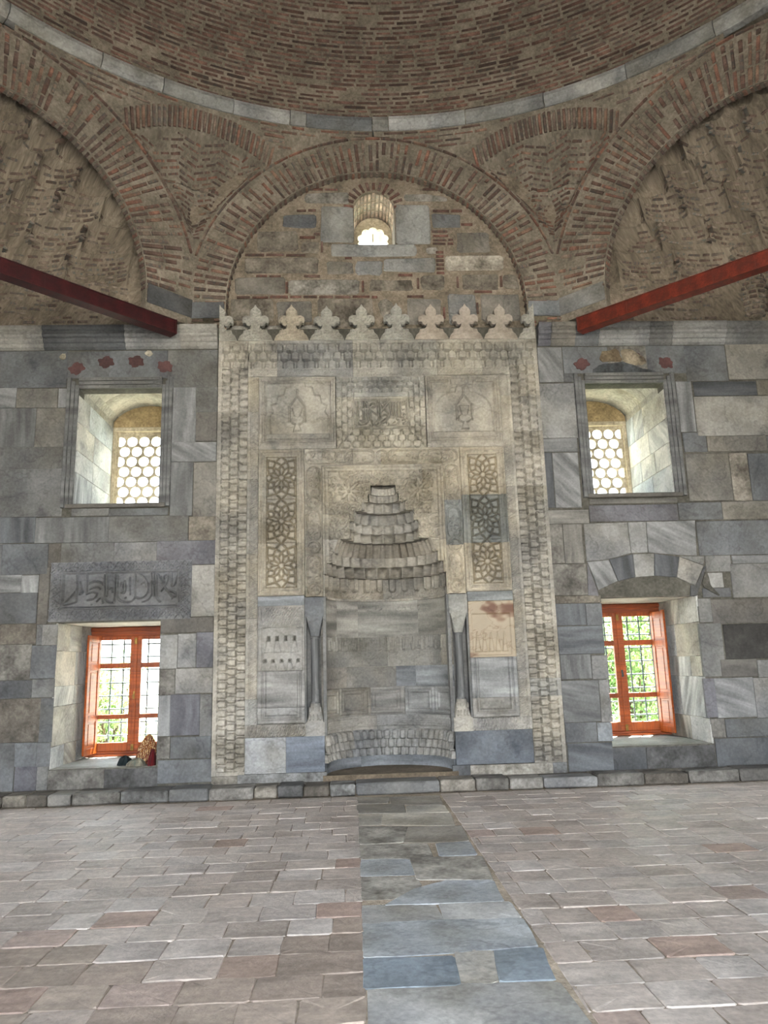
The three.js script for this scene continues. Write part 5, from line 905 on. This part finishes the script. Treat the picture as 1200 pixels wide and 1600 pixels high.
  tiers.forEach(([y0, y1, a, d, n, kind, c], i) => {
    const below = i ? tiers[i - 1] : [0, 0, NA - 0.01, ND], cell = (th) => Math.abs(Math.sin(th * n));
    const rad = (th, y) => { const q = (y - y0) / (y1 - y0), k = cell(th); if (kind === 1) return 1 + 0.2 * k * (q < 0.12 ? 0.6 : 1) * Math.sqrt(Math.max(0, 1 - Math.pow(Math.max(0, (q - 0.45) / 0.55), 2))) - 0.04 * (1 - q) * (1 - k); if (kind === 2) return 1 + 0.1 * k + 0.12 * (1 - q); return 1 + 0.08 * k; };
    const m = bandTone(c), h0 = 0.055;
    mesh('hood_tier', relief(0, PI, y0, y1, PI / (n * 12), (th, y) => { const r = rad(th, y), [x, z] = ell(a * r, d * r, th, h0); return [x, y, z]; }, { stepV: 0.012, scaleU: a, du: rr(0, 2), back: (p) => [p[0] * 1.04, p[1], p[2] - 0.03] }), m, mih);
    // underside between this tier and the wider one below
    const r2 = below[2] / a * 1.12, d2 = below[3] * 1.12;
    mesh('hood_soffit', relief(0, PI, 0, 1, PI / (n * 12), (th, q) => { const r = rad(th, y0), [x, z] = ell(mix(below[2] * 1.13, a * r, q), mix(d2, d * r, q), th, h0); return [x, y0 + 0.004 * (1 - q), z]; }, { stepV: 0.34, scaleU: a, skirt: false }), m, mih);
  });
  mesh('hood_cap', relief(0, PI, 0, 1, 0.1, (th, q) => { const [x, z] = ell(0.18 * q + 1e-3, 0.17 * q, th, 0.055); return [x, 4.345, z]; }, { stepV: 0.5, skirt: false }), bandTone('#bcb5a5'), mih);
  // spandrel slabs with the stepped outline of the hood cut out
  const outW = (y) => (y > 4.37 ? 0 : y > 4.245 ? 0.19 : y > 4.12 ? 0.235 : y > 3.985 ? 0.33 : y > 3.83 ? 0.455 : y > 3.555 ? 0.52 : y > 3.345 ? 0.7 : y > 3.2 ? 0.79 : y > 3.03 ? 0.87 : 0.9);
  for (const [x0, x1, y0, y1, c] of [[-0.92, 0.6, 3.93, 4.69, '#bfb498'], [0.6, 0.92, 3.93, 4.69, '#c4b797'], [-0.92, 0, 3.555, 3.93, '#b9b098'], [0, 0.92, 3.52, 3.93, '#c3b697'], [-0.92, 0, 3.03, 3.555, '#b2aa98'], [0, 0.92, 3.03, 3.52, '#c0b494'], [-0.92, -0.8, 2.7, 3.03, '#b0a996'], [0.8, 0.92, 2.7, 3.03, '#bcb194']])
    front('spandrel_stone', x0, x1, y0, y1, c, { keep: (x, y) => Math.abs(x) > outW(y) });
}

// ---------- windows ----------
const mWood = cached('wood', () => mat('#c4611f', T.wood, { rough: 0.42, bump: 0.002, fine: true })), mWoodD = cached('woodD', () => mat('#b5561c', T.wood, { rough: 0.42, bump: 0.002, fine: true }));
const mIron = cached('iron', () => mat('#4b5f66', T.brick, { rough: 0.6, metal: 0.2, bump: 0.001 })), mBrass = cached('brass', () => { const m = mat('#b9985a', T.brick, { rough: 0.35, metal: 0.9, bump: 0 }); return m; });
function lowWindow([x0, y0, x1, y1], sgn, label) {
  const w = structure(group('window'), label), c = (x0 + x1) / 2, zf = -1.45;
  const wd = (name, ...a) => mesh(name, rbox(...a), mWood, w);
  // fixed frame
  mesh('sill_stone', slab([[x0 + 0.012, 0.04], [x1 - 0.012, 0.04], [x1 - 0.012, 1.4], [x0 + 0.012, 1.4]], 0.05, 0.004, 0, 0.002).rotateX(-Math.PI / 2), stoneMat('w', 's'), w).position.y = y0 + 0.006;
  mesh('header', mergeGeometries([rbox(x0 + 0.01, y1 - 0.15, zf - 0.06, x1 - 0.01, y1 + 0.0, zf + 0.05, 0.008), rbox(x0 + 0.01, y1 - 0.075, zf + 0.03, x1 - 0.01, y1 - 0.01, zf + 0.08, 0.012)]), mWoodD, w);
  mesh('bottom_rail', mergeGeometries([rbox(x0 + 0.01, y0 + 0.01, zf - 0.06, x1 - 0.01, y0 + 0.08, zf + 0.06, 0.008), rbox(x0 + 0.01, y0 + 0.01, zf + 0.03, x1 - 0.01, y0 + 0.045, zf + 0.09, 0.01)]), mWoodD, w);
  for (const s of [-1, 1]) mesh('frame_stile', rbox(s < 0 ? x0 + 0.01 : x1 - 0.07, y0 + 0.08, zf - 0.06, s < 0 ? x0 + 0.07 : x1 - 0.01, y1 - 0.15, zf + 0.05, 0.008), mWood, w);
  // two casements of three panes each
  const b = y0 + 0.078, t = y1 - 0.147, H = t - b, lv = [0, 0.075, 0.275, 0.315, 0.715, 0.76, 0.965, 1].map((k) => b + H * (k));
  for (const s of [-1, 1]) {
    const leaf = group('casement', w), a = s < 0 ? x0 + 0.07 : c + 0.004, e = s < 0 ? c - 0.004 : x1 - 0.07, sw = 0.085, Wd = (name, ...q) => mesh(name, rbox(...q), mWood, leaf);
    Wd('stile', a, b, zf - 0.03, a + sw, t, zf + 0.03, 0.007); Wd('stile', e - sw, b, zf - 0.03, e, t, zf + 0.03, 0.007);
    Wd('rail', a + sw, lv[0], zf - 0.03, e - sw, lv[1], zf + 0.03, 0.007, 1); Wd('rail', a + sw, lv[2], zf - 0.028, e - sw, lv[3], zf + 0.028, 0.007, 1); Wd('rail', a + sw, lv[4], zf - 0.028, e - sw, lv[5], zf + 0.028, 0.007, 1); Wd('rail', a + sw, lv[6], zf - 0.03, e - sw, lv[7], zf + 0.03, 0.007, 1);
    for (const [p, q] of [[1, 2], [3, 4], [5, 6]]) mesh('pane', boxAB(a + sw, lv[p], zf - 0.004, e - sw, lv[q], zf), mGlass, leaf);
  }
  mesh('cover_strip', rbox(c - 0.028, b, zf + 0.028, c + 0.028, t, zf + 0.052, 0.01), mWood, w);
  for (const y of [b + 0.05, t - 0.09]) mesh('bolt', mergeGeometries([rbox(c - 0.022, y - 0.045, zf + 0.05, c + 0.022, y + 0.055, zf + 0.062, 0.004), rbox(c - 0.008, y - 0.03, zf + 0.06, c + 0.008, y + 0.04, zf + 0.074, 0.004)]), mBrass, w);
  const hd = [rbox(c - 0.014, (b + t) / 2 - 0.1, zf + 0.05, c + 0.014, (b + t) / 2 + 0.02, zf + 0.06, 0.004), rbox(c - 0.011, (b + t) / 2 - 0.09, zf + 0.06, c + 0.011, (b + t) / 2 - 0.02, zf + 0.1, 0.006)]; mesh('handle', mergeGeometries(hd), sgn < 0 ? mBrass : mIron, w);
  // folded inner shutter on the outer side, swung against the jamb
  const sh = group('shutter', w), L = 0.4, hx = sgn < 0 ? x0 + 0.17 : x1 - 0.17; sh.position.set(hx, y0 + 0.06, zf + 0.05); sh.rotation.y = sgn < 0 ? -Math.PI * 0.5 - 0.16 : -Math.PI * 0.5 + 0.16;
  const hh = y1 - y0 - 0.2, st = 0.075; const sp = (name, m, ...a) => mesh(name, rbox(...a), m, sh);
  sp('stile', mWood, 0, 0, -0.018, st, hh, 0.018, 0.006); sp('stile', mWood, L - st, 0, -0.018, L, hh, 0.018, 0.006);
  for (const k of [0, 0.27, 0.7, 0.94]) sp('rail', mWood, st, hh * k, -0.017, L - st, hh * k + 0.1, 0.017, 0.006, 1);
  for (const [k0, k1] of [[0.05, 0.27], [0.32, 0.7], [0.75, 0.94]]) { const a = hh * k0, e = hh * k1; mesh('raised_panel', mergeGeometries([rbox(st, a, -0.007, L - st, e, 0.007, 0.003), rbox(st + 0.035, a + 0.05, -0.014, L - st - 0.035, e - 0.03, 0.014, 0.006)]), mWood, sh); }
  for (const k of [0.1, 0.5, 0.88]) { const g = new THREE.CylinderGeometry(0.012, 0.012, 0.1, 8); g.translate(0, hh * k, 0); mesh('hinge', g, mBrass, sh); }
  // wrought grille on the outer face
  const gr = group('grille', w), zi = -1.8, nx = 7, ny = 9;
  for (let i = 0; i <= nx; i++) { const g = new THREE.CylinderGeometry(0.013, 0.013, y1 - y0 + 0.1, 7); g.translate(mix(x0 + 0.03, x1 - 0.03, i / nx), (y0 + y1) / 2, zi); mesh('bar', g, mIron, gr); }
  for (let j = 0; j <= ny; j++) { const g = new THREE.CylinderGeometry(0.012, 0.012, x1 - x0 + 0.1, 7); g.rotateZ(Math.PI / 2); g.translate(c, mix(y0 + 0.08, y1 - 0.06, j / ny), zi); mesh('bar', g, mIron, gr); }
  const kn = []; for (let i = 0; i <= nx; i++) for (let j = 0; j <= ny; j++) { const g = new THREE.SphereGeometry(0.024, 6, 5); g.translate(mix(x0 + 0.03, x1 - 0.03, i / nx), mix(y0 + 0.08, y1 - 0.06, j / ny), zi); kn.push(g); } mesh('knots', mergeGeometries(kn), mIron, gr);
}
lowWindow(LL, -1, 'wooden casement window left of the prayer niche with a bundle of cloth on its sill');
lowWindow(LR, 1, 'wooden casement window right of the prayer niche with greenery outside');
function highWindow([x0, y0, x1, y1], label) {
  const w = structure(group('window'), label), z = -1.72, r = 0.088, px = 0.208, py = 0.181, f = 0.1, top = y1 - 0.1;
  const s = new THREE.Shape([[x0 - 0.02, y0 - 0.02], [x1 + 0.02, y0 - 0.02], [x1 + 0.02, top], [x0 - 0.02, top]].map((p) => new THREE.Vector2(...p)));
  const panes = []; const X0 = x0 + f, X1 = x1 - f, Y0 = y0 + 0.02, Y1 = top - f;
  for (let j = 0, y = Y0 + 0.02; y < Y1 + r * 0.6; y += py, j++) for (let x = X0 + (j % 2 ? px / 2 : 0.02) - px; x < X1 + px; x += px) {
    const pts = []; for (let k = 0; k < 20; k++) { const a = -k / 20 * Math.PI * 2; pts.push([clamp(x + r * Math.cos(a), X0, X1), clamp(y + r * Math.sin(a), Y0, Y1)]); }
    let area = 0; pts.forEach((p, i) => { const q = pts[(i + 1) % 20]; area += p[0] * q[1] - q[0] * p[1]; });
    if (Math.abs(area) < 0.012) continue;
    const h = new THREE.Path(); h.setFromPoints(pts.map((p) => new THREE.Vector2(...p))); s.holes.push(h); panes.push(pts);
  }
  mesh('lattice', extrude(s, 0.05, z - 0.05, 4), mCream, w);
  for (const p of panes) { const sh = new THREE.Shape(p.slice().reverse().map((q) => new THREE.Vector2(...q))); mesh('pane', extrude(sh, 0.004, z - 0.03, 4), mGlass, w); }
  mesh('lattice_frame', mergeGeometries([rbox(x0, y0, z - 0.02, x0 + f * 0.7, top, z + 0.05, 0.01), rbox(x1 - f * 0.7, y0, z - 0.02, x1, top, z + 0.05, 0.01), rbox(x0, top - 0.06, z - 0.02, x1, top + 0.02, z + 0.07, 0.012)]), mCream, w);
  const ln = []; for (let i = 0; i <= 14; i++) { const t = Math.PI * (0.86 - 0.72 * i / 14), hw = (x1 - x0) / 2; ln.push([(x0 + x1) / 2 + hw * Math.cos(t) / Math.cos(Math.PI * 0.14), y1 - 0.2 + 0.53 * Math.sin(t)]); }
  const lp = [[x0, top + 0.02], [x1, top + 0.02], ...ln.reverse()];
  mesh('lunette', slab(lp, 0.08, 0.004, 0, 0.002), cached('lun', () => mat('#cdb994', T.mortar, { rough: 0.95, bump: 0.012 })), w).position.z = z + 0.03;
}
highWindow(UL, 'upper window left of the prayer niche with a plaster lattice of round panes');
highWindow(UR, 'upper window right of the prayer niche with a plaster lattice of round panes');

// inscribed panel over the left lower window
{
  const w = 2.03, h = 0.86, x0 = -4.88, y0 = 2.44, sc = sheet(x0, y0, w, h, 300, Z(44)), g = sc.g;
  const bx0 = x0 + 0.19, bx1 = x0 + w - 0.2, by0 = y0 + 0.2, by1 = y0 + h - 0.17;
  // border of interlaced stars
  for (let i = 0; i < 17; i++) for (const y of [y0 + 0.095, y0 + h - 0.085]) { const x = x0 + 0.06 + i * 0.12; line(g, [[x - 0.06, y - 0.075], [x + 0.06, y + 0.075]], 0.012, 60); line(g, [[x - 0.06, y + 0.075], [x + 0.06, y - 0.075]], 0.012, 60); line(g, [[x - 0.05, y], [x, y + 0.05], [x + 0.05, y], [x, y - 0.05]], 0.01, 58, true); }
  for (let j = 0; j < 6; j++) for (const x of [x0 + 0.095, x0 + w - 0.1]) { const y = y0 + 0.17 + j * 0.115; line(g, [[x - 0.08, y - 0.06], [x + 0.08, y + 0.06]], 0.012, 60); line(g, [[x - 0.08, y + 0.06], [x + 0.08, y - 0.06]], 0.012, 60); line(g, [[x - 0.05, y], [x, y + 0.05], [x + 0.05, y], [x, y - 0.05]], 0.01, 58, true); }
  ring(g, bx0 - 0.03, by0 - 0.03, bx1 + 0.03, by1 + 0.03, [[0, 66], [0.022, 48], [0.035, 34]]);
  const sx = (bx1 - bx0) / 850, sy = (by1 - by0) / 222, ox = bx0 - 150 * sx, oy = by1 + 195 * sy;
  for (const d of ['M245,205 L248,380 Q200,400 150,395', 'M245,300 Q190,370 150,390', 'M320,205 L322,330 Q360,310 400,330 Q390,370 330,370', 'M340,260 Q400,235 440,270', 'M450,205 L455,350 Q480,400 530,390 L528,205', 'M472,205 L475,345', 'M548,205 L550,340 Q560,395 640,390 Q690,380 683,320 L680,200', 'M600,250 Q575,290 600,330 Q620,300 600,250', 'M640,230 L645,340', 'M575,260 L580,330', 'M705,203 Q790,240 775,330 Q740,380 690,360', 'M730,270 Q760,245 770,290', 'M800,200 L805,340 Q790,385 740,390', 'M820,200 L825,350', 'M838,200 L842,350 Q850,380 870,390', 'M845,205 L920,320 Q990,330 990,350', 'M900,260 Q880,220 920,210 Q950,230 880,320', 'M950,200 L955,290 Q980,300 990,230', 'M930,320 Q960,380 1000,350', 'M270,250 L285,300 Q300,330 270,330', 'M350,300 Q390,280 420,300', 'M400,380 Q440,330 445,390', 'M490,300 Q510,280 515,320', 'M610,360 L612,361', 'M700,250 L701,251', 'M870,225 L871,226', 'M960,370 L961,371', 'M360,400 L362,400', 'M180,370 L181,371']) svg(g, d, ox, oy, sx, sy, 0.017, 62);
  const h2 = sc.read(1.7), o = mesh('inscribed_panel', relief(x0, x0 + w, y0, y0 + h, 0.008, (x, y) => [x, y, h2(x, y) - 0.018], { du: 0.4 }), stoneMat('n', 's'), wallBack);
  o.material = cached('insc', () => mat('#85878a', T.stone, { rough: 0.75, bump: 0.005 }));
}

// ---------- red tie beams across the corners ----------
for (const s of [-1, 1]) {
  const b = thing(group('tie_beam'), s < 0 ? 'dark red steel tie beam across the left corner above the cornice' : 'rust red steel tie beam across the right corner above the cornice', 'beam', 'steel tie beams across the corners');
  b.position.set(s * 5.0, 6.73, 2.13); b.rotation.y = -s * Math.PI / 4;
  const m = cached('red' + s, () => { const q = mat(s < 0 ? '#46141a' : '#7c2f1f', T.brick, { rough: 0.5, bump: 0.001 }); return q; });
  mesh('web', rbox(-2.6, 0, -0.075, 2.6, 0.215, 0.075, 0.006), m, b);
  mesh('flange', mergeGeometries([rbox(-2.6, -0.006, -0.09, 2.6, 0.006, 0.09, 0.004), rbox(-2.6, 0.209, -0.09, 2.6, 0.222, 0.09, 0.004)]), m, b);
  for (const x of [-1.8, -0.9, -0.55, 0, 0.62, 0.9, 1.5, 2.1]) mesh('weld_seam', rbox(x - 0.006, 0.0, -0.078, x + 0.006, 0.215, 0.079, 0.003), m, b);
  for (const e of [-1, 1]) mesh('end_plate', rbox(e * 2.6 - 0.012, -0.01, -0.095, e * 2.6 + 0.012, 0.225, 0.095, 0.004), m, b);
}

// ---------- cloths left on the window sill ----------
{
  const cloth = (name, label, color, x, y, z, w, d, h, sd, fold, o = {}) => {
    const n = 40, pos = [], uv = [], idx = [], N = (a, b, s) => fbm((a + 3) / 8, (b + 3) / 8, 8, 8, 4, s);
    for (let j = 0; j <= n; j++) for (let i = 0; i <= n * 2; i++) {
      const a = i / (n * 2) * Math.PI * 2, q = j / n, rad = Math.sin(q * Math.PI * 0.5 + 0.001), c = Math.cos(a), e = Math.sin(a);
      const k = 1 + fold * (N(c * 2 + q, e * 2, sd) - 0.5) * 2.4, px = c * rad * w * 0.5 * k, pz = e * rad * d * 0.5 * k;
      let py = h * Math.pow(Math.cos(q * Math.PI * 0.5), o.sharp ?? 1) * (1 + fold * 1.2 * (N(c * 3, e * 3 + q, sd + 5) - 0.5)) + 0.03 * fold * (N(c * 9, e * 9 + q * 4, sd + 9) - 0.5);
      pos.push(px + (o.lean ?? 0) * py, Math.max(0.004 * (1 - q), py), pz); uv.push(c * rad * 0.3, e * rad * 0.3);
    }
    const m = n * 2 + 1; for (let j = 0; j < n; j++) for (let i = 0; i < n * 2; i++) { const p = j * m + i; idx.push(p, p + 1, p + m, p + 1, p + m + 1, p + m); }
    const g = new THREE.BufferGeometry(); g.setAttribute('position', new THREE.Float32BufferAttribute(pos, 3)); g.setAttribute('uv', new THREE.Float32BufferAttribute(uv, 2)); g.setIndex(idx); g.computeVertexNormals();
    const mm = o.map ? new THREE.MeshStandardMaterial({ map: o.map, roughness: 0.95 }) : mat(color, T.brick, { rough: 0.97, bump: 0.002 });
    const t = mesh(name, g, mm, scene); t.position.set(x, y, z); thing(t, label, 'cloth'); return t;
  };
  const pat = rep(tex(256, (u, v) => { const a = fbm(u, v, 14, 14, 2, 201), b = fbm(u, v, 22, 22, 2, 205); return a > 0.58 ? [0.78, 0.68, 0.5] : b > 0.55 ? [0.3, 0.08, 0.07] : a < 0.4 ? [0.62, 0.45, 0.2] : [0.4, 0.14, 0.1]; }), 6);
  const y = LL[1] + 0.008;
  cloth('folded_cloth', 'dull white folded cloth at the front bottom of the heap on the left window sill', '#8d8a7c', -3.57, y, -0.1, 0.27, 0.16, 0.1, 300, 0.35);
  cloth('dark_cloth', 'dark teal and black cloth crumpled behind the white one on the sill', '#15252a', -3.78, y, -0.24, 0.2, 0.16, 0.12, 310, 0.35);
  cloth('crumpled_shawl', 'plain dark red shawl at the right of the heap on the sill', '#6a1018', -3.36, y, -0.1, 0.12, 0.18, 0.21, 330, 0.25);
  cloth('patterned_shawl', 'peaked patterned red and cream shawl at the back of the heap on the left sill', '#ffffff', -3.51, y, -0.34, 0.33, 0.24, 0.37, 344, 0.4, { map: pat, sharp: 1.25, lean: 0.12 });
}

// ---------- outdoors ----------
structure(mesh('ground', (() => { const g = new THREE.PlaneGeometry(400, 400, 1, 1); g.rotateX(-Math.PI / 2); const uv = g.attributes.uv; for (let i = 0; i < uv.count; i++) uv.setXY(i, uv.getX(i) * 400, uv.getY(i) * 400); return g; })(), cached('ground', () => mat('#b4b3af', T.rough, { rough: 1, bump: 0 })), scene), 'pale dry ground outside').position.y = -0.42;
{
  const leafG = (() => { const g = new THREE.BufferGeometry(); g.setAttribute('position', new THREE.Float32BufferAttribute([0, 0, 0, 0.32, 0.5, 0.06, 0, 0.5, -0.03, 0, 1, 0.05, -0.32, 0.5, 0.06], 3)); g.setAttribute('uv', new THREE.Float32BufferAttribute([0.5, 0, 1, 0.5, 0.5, 0.5, 0.5, 1, 0, 0.5], 2)); g.setIndex([0, 1, 2, 1, 3, 2, 0, 2, 4, 2, 3, 4]); g.computeVertexNormals(); return g; })();
  const leafM = cached('leaf', () => { const m = new THREE.MeshPhysicalMaterial({ color: '#ffffff', roughness: 0.9, transmission: 0.45, thickness: 0, side: THREE.DoubleSide }); return m; });
  const bark = cached('bark', () => mat('#6d5b48', T.rough, { rough: 0.95, bump: 0.01 }));
  const shrub = (x, z, w, h, n, hue, label, size = 0.13) => {
    const s = thing(group('shrub'), label, 'shrub'); s.position.set(x, -0.42, z);
    const br = []; for (let i = 0; i < 9; i++) { const a = rr(0, 6.28), q = rr(0.15, 0.42) * w, e = V(Math.cos(a) * q, h * rr(0.6, 0.95), Math.sin(a) * q), c = new THREE.CatmullRomCurve3([V(rr(-0.1, 0.1), 0, rr(-0.1, 0.1)), V(e.x * 0.3, e.y * 0.45, e.z * 0.3), e]); br.push(new THREE.TubeGeometry(c, 8, 0.022, 5)); }
    mesh('stems', mergeGeometries(br), bark, s);
    const im = new THREE.InstancedMesh(leafG, leafM, n), m = new THREE.Matrix4(), q = new THREE.Quaternion(), e = new THREE.Euler();
    for (let i = 0; i < n; i++) {
      const cl = Math.floor(rnd() * 16), ca = cl * 2.4, cr = 0.3 * w * Math.sqrt((cl % 7) / 7), cy = h * (0.12 + 0.8 * ((cl * 0.618) % 1)), u = rr(-1, 1), t = rr(0, 6.28), r = Math.cbrt(rnd()) * w * 0.26;
      const p = V(Math.cos(ca) * cr + r * Math.sqrt(1 - u * u) * Math.cos(t), Math.max(0.05, cy + r * u * 1.1), Math.sin(ca) * cr + r * Math.sqrt(1 - u * u) * Math.sin(t)), k = size * rr(0.6, 1.2);
      e.set(rr(0, 6.28), rr(0, 6.28), rr(0, 6.28)); q.setFromEuler(e); m.compose(p, q, V(k, k, k)); im.setMatrixAt(i, m);
      im.setColorAt(i, new THREE.Color().setHSL(hue + rr(-0.03, 0.03), rr(0.4, 0.6), rr(0.14, 0.3)));
    }
    im.name = named('foliage'); im.userData.kind = 'stuff'; im.castShadow = im.receiveShadow = true; s.add(im);
  };
  shrub(3.9, -5.4, 3.2, 3.6, 17000, 0.27, 'bright green shrub close outside the right lower window');
  shrub(6.3, -7.2, 3.6, 4.2, 14000, 0.25, 'tall leafy shrub outside at the right of the right lower window');
  shrub(4.2, -9.5, 6, 5, 16000, 0.26, 'further shrub behind the green one outside the right lower window');
  shrub(-6.0, -6.5, 2.2, 2.3, 5000, 0.24, 'pale green shrub outside the left lower window');
}

renderer.render(scene, camera);
